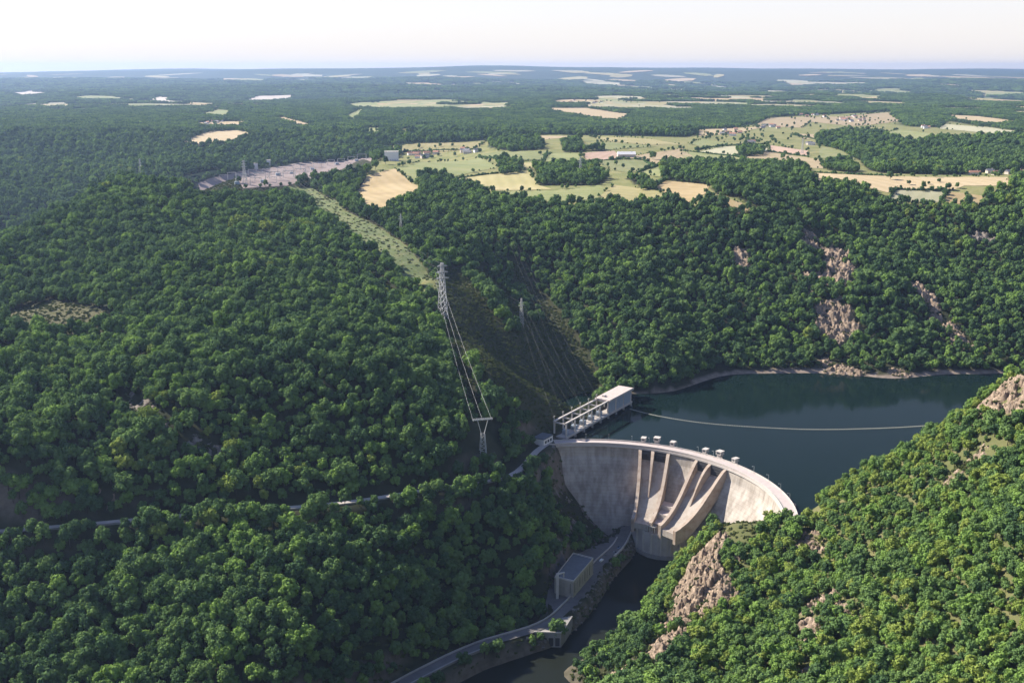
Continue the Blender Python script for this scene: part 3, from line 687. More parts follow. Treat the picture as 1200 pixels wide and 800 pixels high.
# ------------------------------------------------------------------ intake and transformer gallery beside the dam
ia, ib = Vector(at_z(664, 513, 4.0)), Vector(at_z(740, 471, 4.0))
ax = (ib - ia); ilen = ax.length; irz = math.atan2(ax.y, ax.x)
it = thing("intake_gallery", (ia.x, ia.y, 0), "long concrete intake gallery with open frames and roofed end over the reservoir edge", "intake building", None, irz)
wd = 15.0
mb = MB(); mb.box(-1, ilen + 1, 0, wd, 2.6, 4.2); mb.build("deck", CONC, it)
mb = MB(); mb.box(-1, ilen + 1, -.5, -.05, 3.2, 5.2); mb.build("deck_edge_beam", CONC2, it)
ncol = 9
xs = np.linspace(0, ilen - 1, ncol)
for k, x in enumerate(xs):
    roofed = k >= 5
    for y in (1.0, wd - 1.2):
        mb = MB(); mb.box(x, x + 1.4, y - .6, y + .6, 4.2, 17.5); mb.build("column", CONC2, it)
    mb = MB(); mb.box(x + .1, x + 1.3, -.4, 1.6, -30, 2.6); mb.build("pier", CONC, it)
    mb = MB(); mb.box(x + .2, x + 1.2, 1.62, wd - 1.82, 16.3, 17.4); mb.build("cross_beam", CONC2, it)
mb = MB(); mb.box(-.4, xs[5] + .0, .2, 1.9, 17.52, 18.6); mb.build("longitudinal_beam", CONC2, it)
mb = MB(); mb.box(-.4, xs[5] + .0, wd - 2.1, wd - .4, 17.52, 18.6); mb.build("longitudinal_beam", CONC2, it)
mb = MB(); mb.box(xs[5] + .1, ilen + 2, -1.2, wd + 1.0, 17.52, 19.0); rf = mb.build("roof", PINKROOF, it)
mb = MB(); mb.box(xs[5] + .1, ilen + 2, -1.5, -1.22, 17.2, 19.5); mb.build("roof_fascia", CONC2, rf)
mb = MB(); mb.box(xs[5] + 8, xs[5] + 12, 9, 12, 19.02, 20.6); mb.build("roof_housing", CONC2, rf)
for k in range(5, ncol - 1):
    for q in range(3):
        w = (xs[k+1] - xs[k] - 1.6) / 3
        mb = MB(); mb.box(xs[k] + 1.5 + q * w, xs[k] + 1.5 + (q + .9) * w, .7, .95, 5.2, 15.8); mb.build("window_panel", PAINTB, it)
for k in range(ncol - 1):
    mb = MB(); mb.box(xs[k] + 1.42, xs[k+1] - .02, .9, 1.3, 4.22, 5.4); mb.build("railing_wall", PAINTB, it)
for k in range(5):                                          # transformers in the open bays
    x = (xs[k] + xs[k+1]) / 2 + .7
    t = thing("transformer", (ia.x, ia.y, 4.2), f"grey transformer in bay {['nearest the dam','two from the dam','in the middle','four from the dam','beside the roofed hall'][k]} of the intake gallery", "transformer", "transformers in the intake gallery", irz)
    mb = MB(); mb.box(x - 2.2, x + 2.2, 4, 9, .02, 4.4); mb.build("tank", PAINTB, t)
    for s in (-1, 1):
        mb = MB(); [mb.box(x + s * 2.3 - .02 + min(s, 0) * .8, x + s * 2.3 + .02 + max(s, 0) * .8, 4.4 + q * .9, 4.7 + q * .9, .6, 3.8) for q in range(5)]; mb.build("radiator", PAINTB, t)
    for q in range(3):
        mb = MB(); mb.bar((x - 1.4 + q * 1.4, 6.5, 4.42), (x - 1.4 + q * 1.4, 6.2, 7.2), .35); mb.build("bushing", WHITE, t)
for k in range(6):                                          # small line-takeoff masts on the back beam
    x = xs[0] + k * (xs[5] - xs[0]) / 5
    mb = MB(); mb.bar((x, wd - 1.2, 18.62), (x, wd - 1.2, 23.5), .5); mb.bar((x - 1.8, wd - 1.2, 22.6), (x + 1.8, wd - 1.2, 22.6), .35); mb.build("takeoff_mast", CONC2, it)
gb = at_z(641, 519, 4.0)
t = thing("gatehouse", (gb[0], gb[1], 3.4), "small flat roofed gatehouse where the intake gallery meets the dam", "building", None, irz)
mb = MB(); mb.box(-9, 7, -2, 9, -5, 6.6); w_ = mb.build("wall", WHITE, t)
mb = MB(); mb.box(-9.5, 7.5, -2.5, 9.5, 6.62, 7.2); mb.build("roof", ROOFG, t)
for q in range(3): mb = MB(); mb.box(-7 + q * 4.5, -4 + q * 4.5, -2.12, -1.96, 2.2, 4.8); mb.build("window", GLASS, w_)
mb = MB(); mb.box(6.96, 7.12, 1, 4, -.2, 3.6); mb.build("door", PAINTB, w_)

# ------------------------------------------------------------------ riverside control building, walls, vehicles
bx = [(33.5,794),(48,786.5),(66.5,828),(50.5,838)]
t = thing("control_building", (33.5, 794, -63), "flat roofed concrete control building on the shaded left bank below the dam", "building")
loc = [(x - 33.5, y - 794) for x, y in bx]
mb = MB(); mb.prism(loc, -1.5, 13.5); wl = mb.build("wall", DRAB, t)
cxm, cym = sum(p[0] for p in loc) / 4, sum(p[1] for p in loc) / 4
ins = [(cxm + (x - cxm) * .965, cym + (y - cym) * .965) for x, y in loc]
mb = MB(); mb.prism(ins, 13.52, 13.65); mb.build("roof", ROOFG, t)
for i in range(4):
    a, b, c, d = loc[i], loc[(i + 1) % 4], ins[(i + 1) % 4], ins[i]
    mb = MB(); mb.prism([a, b, c, d], 13.52, 14.7); mb.build("parapet", CONC2, t)
for i, (a, b) in enumerate(((loc[1], loc[2]), (loc[0], loc[1]))):
    d = Vector((b[0] - a[0], b[1] - a[1], 0)); L_ = d.length; d.normalize(); n_ = Vector((d.y, -d.x, 0))
    for q in range(8 if i == 0 else 3):
        f = (q + .5) / (8 if i == 0 else 3); c = Vector((a[0], a[1], 0)) + d * L_ * f + n_ * .06
        mb = MB(); mb.bar(c + Vector((0, 0, 3.5)), c + Vector((0, 0, 11.6)), .35 if 0 else 1.6, .22); mb.build("tall_window", CONCD if q % 2 else GLASS, t)
st = thing("stair_tower", (35.5, 786.5, -63), "slim pale concrete mast tower at the corner of the control building", "tower")
mb = MB(); mb.box(-1.0, 1.0, -1.0, 1.0, -1, 20); mb.build("shaft", CONC2, st)
mb = MB(); mb.bar((-1, 0, 20.2), (5.5, 3, 20.2), 1.2, 1.0); mb.bar((5.0, 2.8, 19.6), (5.0, 2.8, 16.4), .9, .9); mb.build("bracket_arm", CONC2, st)
# retaining walls on both sides of the riverside road, and the quay with tailrace openings
wall_along("retaining_wall", [Vector((p.x, p.y, p.z)) for p in L2[4:52]] if L2[10].x < R2[10].x else [Vector((p.x, p.y, p.z)) for p in R2[4:52]], .8, -1, 1.3, CONC, "long pale wall on the hill side of the riverside road", "wall")
side = R2 if L2[10].x < R2[10].x else L2
wall_along("river_wall", [p + Vector((.8, -.8, 0)) for p in side[36:58]], 1.2, -9, .9, CONCD, "river wall carrying the lower road at the bottom edge", "wall")
wall_along("river_wall", [p + Vector((1.2, -.4, 0)) for p in side[0:10]], 1.2, -11, .9, CONC, "river wall beside the dam toe under the parked vehicles", "wall")
qy = thing("tailrace_quay", (30, 744, RIV), "low concrete tailrace quay with dark openings at the river bend", "quay")
mb = MB(); mb.prism([(-14,-11),(6,-12),(10,-3),(16,14),(2,10),(-12,-2)], -8, 11.6); qw = mb.build("quay_block", CONCD, qy)
for q in range(4): mb = MB(); mb.box(-12.5 + q * 4.8, -9.3 + q * 4.8, -11.9 - .05 * q, -10.9, 1, 7.5); mb.build("opening", GATE, qy)
mb = MB(); mb.bar((-14, -11.2, 12.1), (6, -12.2, 12.1), .5, 1.0); mb.bar((6, -12.2, 12.1), (10.4, -3, 12.1), .5, 1.0); mb.build("kerb", CONC2, qy)
def vehicle(name, x, y, rz, paint, label, van=False):
    t = thing(name, (x, y, -63.28), label, "van" if van else "car", "vehicles parked by the dam toe", rz)
    L_, H_ = (5.2, 1.9) if van else (4.3, .85)
    mb = MB(); mb.sweep([[(px, -w, z0), (px, w, z0), (px, w, z1), (px, -w, z1)] for px, w, z0, z1 in [(-L_/2, .7, .45, H_*.8), (-L_/2+.3, .86, .32, H_), (L_/2-1.0, .86, .32, H_), (L_/2-.3, .82, .35, .85), (L_/2, .7, .45, .75)]]); mb.build("body", paint, t)
    mb = MB()
    if van: mb.sweep([[(px, -w, z0), (px, w, z0), (px, w*.9, z1), (px, -w*.9, z1)] for px, w, z0, z1 in [(L_/2-1.5, .84, 1.0, 1.95), (L_/2-.95, .84, .9, 1.9), (L_/2-.45, .82, .86, 1.0)]])
    else: mb.sweep([[(px, -w, .83), (px, w, .83), (px, w*.85, z1), (px, -w*.85, z1)] for px, w, z1 in [(-1.9, .75, .9), (-1.3, .8, 1.4), (.5, .8, 1.42), (1.3, .78, .9)]])
    mb.build("cabin_glass", GLASS, t)
    for sx in (-1, 1):
        for sy in (-1, 1):
            mb = MB(); c = [(sx * L_ * .31 + .33 * math.cos(q * math.pi / 5), .33 + .33 * math.sin(q * math.pi / 5)) for q in range(10)]
            mb.sweep([[(px, sy * .78, pz) for px, pz in c], [(px, sy * .92, pz) for px, pz in c]]); mb.build("wheel", GATE, t)
WPAINT = mat("white_paint", (.75,.75,.75), .3, spec=.5); BPAINT = mat("blue_paint", (.10,.20,.40), .3, spec=.5); SPAINT = mat("silver_paint", (.4,.42,.44), .3, spec=.5)
vehicle("van", 75.5, 853, 1.0, WPAINT, "white van parked along the road below the dam", True)
vehicle("car", 92.5, 880, 1.15, BPAINT, "blue car parked on the road nearest the dam toe")
vehicle("car", 88.5, 869, 2.1, SPAINT, "silver car turned across the road below the dam")

# floating boom across the lake
bo = thing("floating_boom", (0, 0, RES), "long curved floating boom strung across the reservoir", "boom")
bpts = [Vector(at_z(u, v, 0.0)) for u, v in [(738,479),(770,487),(820,495),(880,500),(950,503),(1020,502),(1080,499),(1125,494)]]
mb = MB(); mc = MB(); acc = 0
for i in range(len(bpts) - 1):
    p0, p1, p2, p3 = bpts[max(i-1, 0)], bpts[i], bpts[i+1], bpts[min(i+2, len(bpts)-1)]
    n_ = int((p2 - p1).length / 2.2); prev = None
    for j in range(n_):
        q = [.5 * ((2*p1) + (p2-p0)*t_ + (2*p0-5*p1+4*p2-p3)*t_*t_ + (3*p1-p0-3*p2+p3)*t_**3) for t_ in (j / n_, (j + .8) / n_, (j + 1) / n_)]
        mb.bar(q[0] + Vector((0,0,.12)), q[1] + Vector((0,0,.12)), 1.0, .5); mc.bar(q[0] + Vector((0,-1.5,.06)), q[2] + Vector((0,-1.5,.06)), .3, .2)
f_ = mb.build("float_line", mat("boom_float", (.30,.30,.25), .7), bo); f_['kind'] = 'stuff'; mc.build("guide_rope", mat("boom_rope", (.25,.25,.2), .8), bo)

# ------------------------------------------------------------------ crags
def ico(sub):
    t = (1 + 5 ** .5) / 2
    V = [(-1,t,0),(1,t,0),(-1,-t,0),(1,-t,0),(0,-1,t),(0,1,t),(0,-1,-t),(0,1,-t),(t,0,-1),(t,0,1),(-t,0,-1),(-t,0,1)]
    Fc = [(0,11,5),(0,5,1),(0,1,7),(0,7,10),(0,10,11),(1,5,9),(5,11,4),(11,10,2),(10,7,6),(7,1,8),(3,9,4),(3,4,2),(3,2,6),(3,6,8),(3,8,9),(4,9,5),(2,4,11),(6,2,10),(8,6,7),(9,8,1)]
    V = [tuple(np.array(v) / np.linalg.norm(v)) for v in V]
    for _ in range(sub):
        cache, nf = {}, []
        def mid(a, b):
            k = (min(a, b), max(a, b))
            if k not in cache:
                m = np.array(V[a]) + np.array(V[b]); V.append(tuple(m / np.linalg.norm(m))); cache[k] = len(V) - 1
            return cache[k]
        for a, b, c in Fc:
            d, e, f = mid(a, b), mid(b, c), mid(c, a); nf += [(a,d,f),(b,e,d),(c,f,e),(d,e,f)]
        Fc = nf
    return np.array(V), np.array(Fc)
ICO = [ico(k) for k in range(4)]
def boulder(r, sub, joints):
    D, Fc = ICO[sub]
    n = np.concatenate([joints, -joints, r.normal(size=(4, 3))]) + 0; n = n + r.normal(0, .16, n.shape); n /= np.linalg.norm(n, axis=1)[:, None]
    d = r.uniform(.5, 1.0, len(n)); dots = D @ n.T
    rad = np.min(np.where(dots > .05, d / np.maximum(dots, .05), 9), axis=1)
    rad = np.minimum(rad, 1.45) * (1 + r.uniform(-.1, .1, len(D)))
    return D * rad[:, None], Fc
crag_spots = []; plants = []
def cells(x, y, c, seed):
    """jointed blocks: for each point a random value, a tilt and the offset from its block's middle"""
    rr = np.random.default_rng(seed); t = rr.random((64, 64, 5)); ix, iy = np.floor(x / c).astype(int), np.floor(y / c).astype(int)
    best = np.full(x.shape, 1e9); out = np.zeros(x.shape)
    for dx in (-1, 0, 1):
        for dy in (-1, 0, 1):
            q = t[(ix + dx) & 63, (iy + dy) & 63]; cx_, cy_ = (ix + dx + q[..., 0]) * c, (iy + dy + q[..., 1]) * c; d = np.hypot(x - cx_, y - cy_)
            v_ = q[..., 2] * 2 - 1 + ((q[..., 3] - .5) * (x - cx_) + (q[..., 4] - .5) * (y - cy_)) / c * 1.6
            out = np.where(d < best, v_, out); best = np.minimum(best, d)
    return out
def crag(spots, label, material=ROCK, sub=1, seed=0, stretch=1.25):
    """spots: (u, v, size in metres); one bedrock outcrop: a continuous fractured face of jointed blocks and ledges rising out of the slope"""
    P_ = [hit(u, v)[:2] + (s,) for u, v, s in spots]; c0 = hit(*spots[0][:2]); crag_spots.extend(P_); S_ = np.mean([s for _, _, s in spots])
    g = .75 if sub == 2 else 1.25; R_ = 1.12
    x0, x1 = min(p[0] - p[2] * R_ for p in P_), max(p[0] + p[2] * R_ for p in P_); y0, y1 = min(p[1] - p[2] * R_ for p in P_), max(p[1] + p[2] * R_ for p in P_)
    X, Y = np.meshgrid(np.arange(x0, x1, g), np.arange(y0, y1, g)); rr = np.random.default_rng(500 + seed); X = X + rr.uniform(-.3, .3, X.shape) * g; Y = Y + rr.uniform(-.3, .3, Y.shape) * g
    m = np.zeros(X.shape)
    for px_, py_, s in P_: m = np.maximum(m, 1 - (np.hypot(X - px_, Y - py_) / (s * R_)) ** 2)
    m = m + .5 * fbm(X, Y, S_ * .9, 3, seed); k = m > 0; mm = np.clip(m, 0, 1)
    H = -1.3 + mm ** .5 * S_ * .26 * stretch + np.minimum(mm * 3, 1) * stretch * (S_ * .17 * cells(X, Y, S_ * .42, seed) + S_ * .09 * cells(X, Y, S_ * .2, seed + 40) + .05 * S_ * cells(X, Y, S_ * .1, seed + 80)) + rr.uniform(-.12, .12, X.shape) * g
    Z = ground(X.ravel(), Y.ravel()).reshape(X.shape) + H; st = S_ * .2; f = Z / st - np.floor(Z / st); Z = .45 * Z + .55 * (np.floor(Z / st) + f ** 4) * st      # ledges
    ny_, nx_ = X.shape; I = np.arange(X.size).reshape(X.shape); q = np.stack([I[:-1, :-1], I[:-1, 1:], I[1:, 1:], I[1:, :-1]], -1)[k[:-1, :-1] & k[1:, 1:] & k[:-1, 1:] & k[1:, :-1]]
    used = np.unique(q); mp = np.full(X.size, -1); mp[used] = np.arange(len(used)); V = np.c_[X.ravel(), Y.ravel(), Z.ravel()][used] - np.array(c0)
    me = fast_mesh("rock_crag", V, mp[q]); me.materials.append(material)
    top = used[(mm.ravel()[used] < .75) & (vnoise(X.ravel()[used] / 4, Y.ravel()[used] / 4) > .55)]
    for j in rr.choice(top, min(len(top), int(len(used) * g * g / 22) + 2)): plants.append((X.ravel()[j], Y.ravel()[j], Z.ravel()[j] - .3))
    o = bpy.data.objects.new("rock_crag", me); col.objects.link(o); o.location = c0
    return tag(o, label, "rock", "rock outcrops on the gorge sides")
crag([(838,638,11),(828,652,14),(820,670,16),(812,688,16),(834,688,13),(844,704,12),(806,708,13),(828,716,12)], "tall jagged rock crag just below the lawn by the dam", sub=2, seed=1, stretch=1.6)
crag([(796,722,12),(788,738,12),(782,752,11),(800,745,9),(772,765,10)], "narrow rock spine dropping from the jagged crag toward the river", sub=2, seed=2, stretch=1.5)
crag([(742,782,9),(728,790,9),(715,797,8),(755,775,7)], "low rock rib above the river at the bottom edge", sub=2, seed=3)
crag([(950,628,8),(943,640,9),(955,648,8)], "small brown crag right of the dam lawn", sub=2, seed=4)
crag([(966,702,10),(955,712,10),(985,712,8),(944,735,9),(950,745,9)], "pinkish split crag in the middle of the right slope", sub=2, seed=5)
crag([(948,785,6),(942,797,6)], "short rock face at the bottom of the right slope", sub=2, seed=6)
crag([(1041,651,5),(1052,648,4),(1030,655,4)], "flat pale rock slab high on the right slope", sub=2, seed=7, stretch=.7)
crag([(1185,455,15),(1170,462,14),(1160,470,11),(1195,470,13),(1178,478,11)], "big pink rock bluff on the skyline shoulder above the lake", sub=2, seed=8)
crag([(1150,530,7),(1140,540,8),(1128,550,8),(1116,562,8),(1108,570,6)], "slanting pale rock slab below the pink bluff", sub=2, seed=9, stretch=.8)
crag([(1133,499,5),(1126,502,4)], "small rock patch at the lake edge of the right hill", sub=1, seed=10)
crag([(1170,533,5),(1166,538,4)], "little rock patch right of the slanting slab", sub=1, seed=11)
crag([(1020,655,4)], "small stone left of the flat slab on the right slope", sub=2, seed=12)
crag([(905,745,5)], "small rock between trees left of the split crag", sub=2, seed=29)
crag([(866,298,12),(868,306,12),(871,313,10)], "narrow pink outcrop high on the far bank", seed=13)
crag([(949,276,12),(946,286,12),(955,290,12)], "small pink outcrop near the top of the far bank", seed=14)
crag([(982,300,18),(975,312,17),(990,316,16),(966,325,13),(985,330,16),(950,330,12)], "broad craggy outcrop halfway up the far bank", seed=15, stretch=1.4)
crag([(975,365,17),(985,372,18),(970,382,17),(992,385,16),(1000,392,14),(980,395,16)], "large rounded outcrop above the far shore", seed=16, stretch=1.4)
crag([(1075,338,13),(1085,348,14),(1092,358,12)], "brown outcrop right of the broad crag on the far bank", seed=17)
crag([(1098,375,10),(1110,385,12),(1122,395,10),(1132,404,10)], "diagonal rocky streak running down to the far shore", seed=18)
crag([(978,430,12),(988,434,10),(1002,437,10),(968,425,10)], "pink boulders at the waterline under the rounded outcrop", seed=19)
crag([(1050,436,10),(1058,437,9)], "pale boulders standing in the far shoreline", seed=20)
crag([(1150,278,12),(1162,284,12),(1140,282,10)], "dim outcrop under the far plateau rim at right", ROCKG, seed=21)
crag([(142,470,10),(158,478,11),(175,487,11),(192,495,9)], "long grey rock ledge among the trees of the left hill", ROCKG, seed=22, stretch=.7)
crag([(230,520,9),(250,530,9)], "shaded grey rocks on the left hill", ROCKG, seed=23, stretch=.8)
crag([(120,578,6),(130,585,6)], "brown bank cut above the contour road", ROCK, seed=24, stretch=.7)
crag([(665,615,9),(680,625,9),(655,640,9),(690,605,8),(700,590,8)], "shaded reddish rock slope behind the control building", ROCKG, seed=25)
crag([(690,690,5),(684,702,5),(676,715,5),(698,680,5),(706,668,4)], "dark riprap boulders along the river edge of the yard", ROCKG, seed=26, stretch=.7)
crag([(600,745,6),(585,752,6),(620,738,5)], "dark rock ledge under the riverside road", ROCKG, seed=27, stretch=.6)
crag([(762,672,4),(760,690,4),(750,712,4)], "small rocks at the sunlit right river edge", ROCK, seed=28, stretch=.7)

# loose riprap along the left river bank
r = np.random.default_rng(77); Vs, Fs, k = [], [], 0; jn = np.eye(3)
x, y = r.uniform(-120, 112, 9000), r.uniform(600, 925, 9000); z = ground(x, y); d, _ = seg_dist(x, y, lower_road)
sel = np.nonzero((z < -64.2) & (z > RIV - 1) & (d > 5.5) & (d < 24) & (y - 925 < 2.9 * (x - 100) + 60) & ((x - 60) * .55 - (y - 800) * .35 < 40))[0][:900]
for i in sel:
    B, Fc = boulder(r, 1, jn); B = B * r.uniform(.5, 1.7) * np.array([1.2, 1.2, .8]); Vs.append(B + np.array([x[i], y[i], z[i] + .1])); Fs.append(Fc + k); k += len(B)
if Vs:
    me = fast_mesh("riprap", np.concatenate(Vs), np.concatenate(Fs)); me.materials.append(ROCKG); o = bpy.data.objects.new("riprap", me); col.objects.link(o); tag(o, "loose dark riprap stones along the left river bank", kind='stuff')
# ------------------------------------------------------------------ tree kinds
def leaf_cards(r, centers, radii, per, size):
    """leaf-clump faces spread over the outer shell of each lobe"""
    n = len(centers) * per
    C = np.repeat(centers, per, 0); R = np.repeat(radii, per)
    d = r.normal(size=(n, 3)); d[:, 2] += .25; d /= np.linalg.norm(d, axis=1)[:, None]
    pos = C + d * (R * r.uniform(.66, 1.22, n))[:, None]
    nn = d + r.normal(0, .4, (n, 3)); nn /= np.linalg.norm(nn, axis=1)[:, None]
    t = np.cross(nn, r.normal(size=(n, 3))); t /= np.linalg.norm(t, axis=1)[:, None]; b = np.cross(nn, t)
    s = (size * r.uniform(.6, 1.25, n))[:, None]
    V = np.stack([pos - t * s - b * s * .7, pos + t * s - b * s * .6, pos + t * s * .8 + b * s * .8 + nn * s * .25, pos - t * s * .9 + b * s * .7], 1).reshape(-1, 3)
    q = np.arange(n)[:, None] * 4
    return V, np.concatenate([q + np.array([[0, 1, 2]]), q + np.array([[0, 2, 3]])])
def crown_shape(seed, h=12.0, w=4.7, lobes=10, per=85, size=.48, sub=1):
    r = np.random.default_rng(seed); Cs, Rs = [], []
    for k in range(lobes):
        a = 2.4 * k + r.uniform(-.4, .4); t = (k + .5) / lobes
        zz = h * (.36 + .46 * t) + r.uniform(-.4, .4); rr = w * .66 * math.sqrt(max(0, 1 - (1.7 * t - .75) ** 2)) * r.uniform(.6, 1.3)
        Cs.append((rr * math.cos(a), rr * math.sin(a), zz)); Rs.append(w * r.uniform(.26, .52))
    Cs.append((r.uniform(-.5, .5), r.uniform(-.5, .5), h * .62)); Rs.append(w * .55)
    Cs, Rs = np.array(Cs), np.array(Rs)
    V, Fc = leaf_cards(r, Cs, Rs, per, size)
    D, If = ICO[sub]
    Vs, Fs, k = [V], [Fc], len(V)
    for c, q in zip(Cs, Rs):
        Vs.append(c + D * (q * .74 * r.uniform(.8, 1.15, len(D)))[:, None]); Fs.append(If + k); k += len(D)
    return np.concatenate(Vs), np.concatenate(Fs)
def trunk_shape(seed, h=12.0):
    r = np.random.default_rng(seed + 50); mb = MB()
    def limb(a, b, r0, r1, n=6):
        a, b = Vector(a), Vector(b); d = (b - a).normalized(); x = d.cross(Vector((.3, .9, .1))).normalized(); y = d.cross(x)
        mb.sweep([[p + (x * math.cos(q * 6.283 / n) + y * math.sin(q * 6.283 / n)) * rr for q in range(n)] for p, rr in ((a, r0), ((a + b) / 2 + Vector((r.uniform(-.1, .1), r.uniform(-.1, .1), 0)), (r0 + r1) / 2), (b, r1))])
    top = (r.uniform(-.4, .4), r.uniform(-.4, .4), h * .62); limb((0, 0, -1.2), top, .30, .12)
    for k in range(4):
        a = 1.57 * k + r.uniform(-.5, .5); limb((top[0] * .6, top[1] * .6, h * (.3 + .07 * k)), (2.4 * math.cos(a), 2.4 * math.sin(a), h * (.55 + .06 * k)), .13, .05, 4)
    return np.array([tuple(v) for v in mb.V]), mb.F
NSH = 5
hw = [(12, 4.4), (13.5, 4.1), (10.5, 4.7), (12.5, 5.0), (14, 3.8)]
crown_me = {}; trunk_me = []; src = bpy.data.collections.new("tree_kinds")      # not linked to the scene: sources only
for s_ in range(NSH):
    cv, cf = crown_shape(s_, *hw[s_], lobes=[9, 12, 8, 14, 11][s_], per=[90, 75, 95, 66, 78][s_]); tv, tf = trunk_shape(s_, hw[s_][0])
    tm = bpy.data.meshes.new("trunk"); tm.from_pydata(tv.tolist(), [], tf); tm.materials.append(BARK); trunk_me.append(tm)
    tri = np.array([(f[0], f[i], f[i + 1]) for f in tf for i in range(1, len(f) - 1)])
    for c in range(4):
        m = fast_mesh("crown", cv, cf); m.materials.append(LEAF[c]); crown_me[s_, c] = m
        j = fast_mesh("tree_kind", np.r_[cv, tv], np.r_[cf, tri + len(cv)]); j.materials.append(LEAF[c]); j.materials.append(BARK)
        mi = np.zeros(len(j.polygons), np.int32); mi[len(cf):] = 1; j.polygons.foreach_set("material_index", mi)
        ob = bpy.data.objects.new("tree_kind_%02d" % (s_ * 4 + c), j); src.objects.link(ob)
# scrub clump, index 20 and 21
for k in range(2):
    r = np.random.default_rng(70 + k); Cs = np.c_[r.uniform(-1.5, 1.5, 5), r.uniform(-1.5, 1.5, 5), r.uniform(.3, 1.1, 5)]; V, Fc = leaf_cards(r, Cs, r.uniform(.6, 1.2, 5), 40, .32)
    j = fast_mesh("scrub_kind", V, Fc); j.materials.append(SCRUB); ob = bpy.data.objects.new("tree_kind_%02d" % (20 + k), j); src.objects.link(ob)
# stands of a dozen far-off crowns, index 22..27
for k in range(6):
    r = np.random.default_rng(90 + k); Vs, Fs, q = [], [], 0
    for i in range(14):
        v, f = crown_shape(300 + k * 20 + i, r.uniform(10, 15), r.uniform(4, 5.6), 4, 26, .9, 1)
        v = v + np.array([r.uniform(-17, 17), r.uniform(-17, 17), -.5]); Vs.append(v); Fs.append(f + q); q += len(v)
    j = fast_mesh("stand_kind", np.concatenate(Vs), np.concatenate(Fs)); j.materials.append(LEAF[[0, 1, 0, 1, 1, 2][k]]); ob = bpy.data.objects.new("tree_kind_%02d" % (22 + k), j); src.objects.link(ob)

# ------------------------------------------------------------------ where trees stand
def jitter(x0, x1, y0, y1, step):
    X, Y = np.meshgrid(np.arange(x0, x1, step), np.arange(y0, y1, step)); n = X.size
    return X.ravel() + rng.uniform(-.48, .48, n) * step, Y.ravel() + rng.uniform(-.48, .48, n) * step
def in_view(x, y, z, mu=90):
    u, v = project(x, y, z + 6); return (u > -mu - 60) & (u < 1200 + mu) & (v < 800 + mu) & (y > 250)
polys_open = [f[2] for f in fields_w + far_fields]
def open_ground(x, y):
    m = in_poly(x, y, farm_w)
    for w in woods_w: m &= ~in_poly(x, y, w)
    for p in polys_open: m |= in_poly(x, y, p)
    for p in woods_w[:11]: m &= ~in_poly(x, y, p)
    return m | in_poly(x, y, yardsub_w)
keepclear = [outline([(200,214),(232,216),(285,222),(340,219),(346,229),(285,233),(225,229)]), outline([(896,590),(945,582),(952,606),(925,614)]), outline([(835,598),(905,590),(915,612),(885,640),(845,640)]), outline([(372,207),(385,199),(438,191),(441,198),(394,206),(382,213)]), outline([(546,498),(586,498),(594,550),(542,550)])]
def bare(x, y, z):
    m = (z < RIV + 2.5) | (in_poly(x, y, lake) & (z < 2.6))
    dr, da = np.hypot(x - CX, y - CY), np.degrees(np.arctan2(y - CY, x - CX))
    m |= (dr > 84) & (dr < 172) & (da > 24) & (da < 110) & ~((dr > 165) & (da > 95))
    m |= (dr > 134) & (dr < 172) & (da > -22) & (da <= 24)
    m |= (dr > 70) & (dr < 134) & (da > 34) & (da < 75)
    m |= in_poly(x, y, lawn) | in_poly(x, y, yard)
    near = y < 1300
    d, _ = seg_dist(x, y, upper_road); m |= near & (d < 8)
    d, _ = seg_dist(x, y, lower_road); m |= near & (d < 9.5)
    m |= in_poly(x, y, [(20,780),(55,770),(85,840),(45,850)])
    m |= (np.abs((x - ia.x) * math.sin(irz) - (y - ia.y) * math.cos(irz) + 7) < 13) & (((x - ia.x) * math.cos(irz) + (y - ia.y) * math.sin(irz)) > -22) & (((x - ia.x) * math.cos(irz) + (y - ia.y) * math.sin(irz)) < ilen + 4)
    for cx_, cy_, s in crag_spots: m |= np.hypot(x - cx_, y - cy_) < s * 1.0
    for w in keepclear: m |= in_poly(x, y, w)
    return m
px, py, ps, pi_ = [], [], [], []
def right_hill(x, y): return (x > 100) & (y < 905)
def scatter(x0, x1, y0, y1, step, size, mu=90, only=None):
    x, y = jitter(x0, x1, y0, y1, step); z = ground(x, y); k = in_view(x, y, z, mu); x, y, z = x[k], y[k], z[k]
    k = ~(bare(x, y, z) | open_ground(x, y)); x, y, z = x[k], y[k], z[k]
    if only is not None: k = right_hill(x, y) == only; x, y, z = x[k], y[k], z[k]
    corr = in_poly(x, y, corr_w)
    for w in strips_w + clear_w: corr |= in_poly(x, y, w)
    for w in kept_w: corr &= ~in_poly(x, y, w)
    k = ~corr; x, y, z = x[k], y[k], z[k]
    n = len(x); big = fbm(x, y, 90, 3, 12)
    k = rng.random(n) > .03 + .16 * smooth(.15, .6, -big); x, y, z, big = x[k], y[k], z[k], big[k]; n = len(x)
    s = size * np.clip(np.exp(rng.normal(-.1, .3, n)) + .2 * big, .38, 1.75)
    right = (x > 110) & (y < 900) & (z > -78)
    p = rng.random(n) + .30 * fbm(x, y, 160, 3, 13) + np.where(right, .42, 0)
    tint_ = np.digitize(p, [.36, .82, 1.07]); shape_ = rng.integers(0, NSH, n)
    px.append(x); py.append(y); ps.append(s); pi_.append(shape_ * 4 + tint_)
scatter(-520, 560, 300, 1000, 6.3, .98, only=False)
scatter(90, 560, 300, 910, 5.0, .72, only=True)
scatter(-900, 1000, 1000, 1700, 7.2, .97)
scatter(-1200, 1300, 1700, 2500, 8.2, 1.0)
scatter(-1500, 1700, 2500, 3300, 9.5, 1.08)
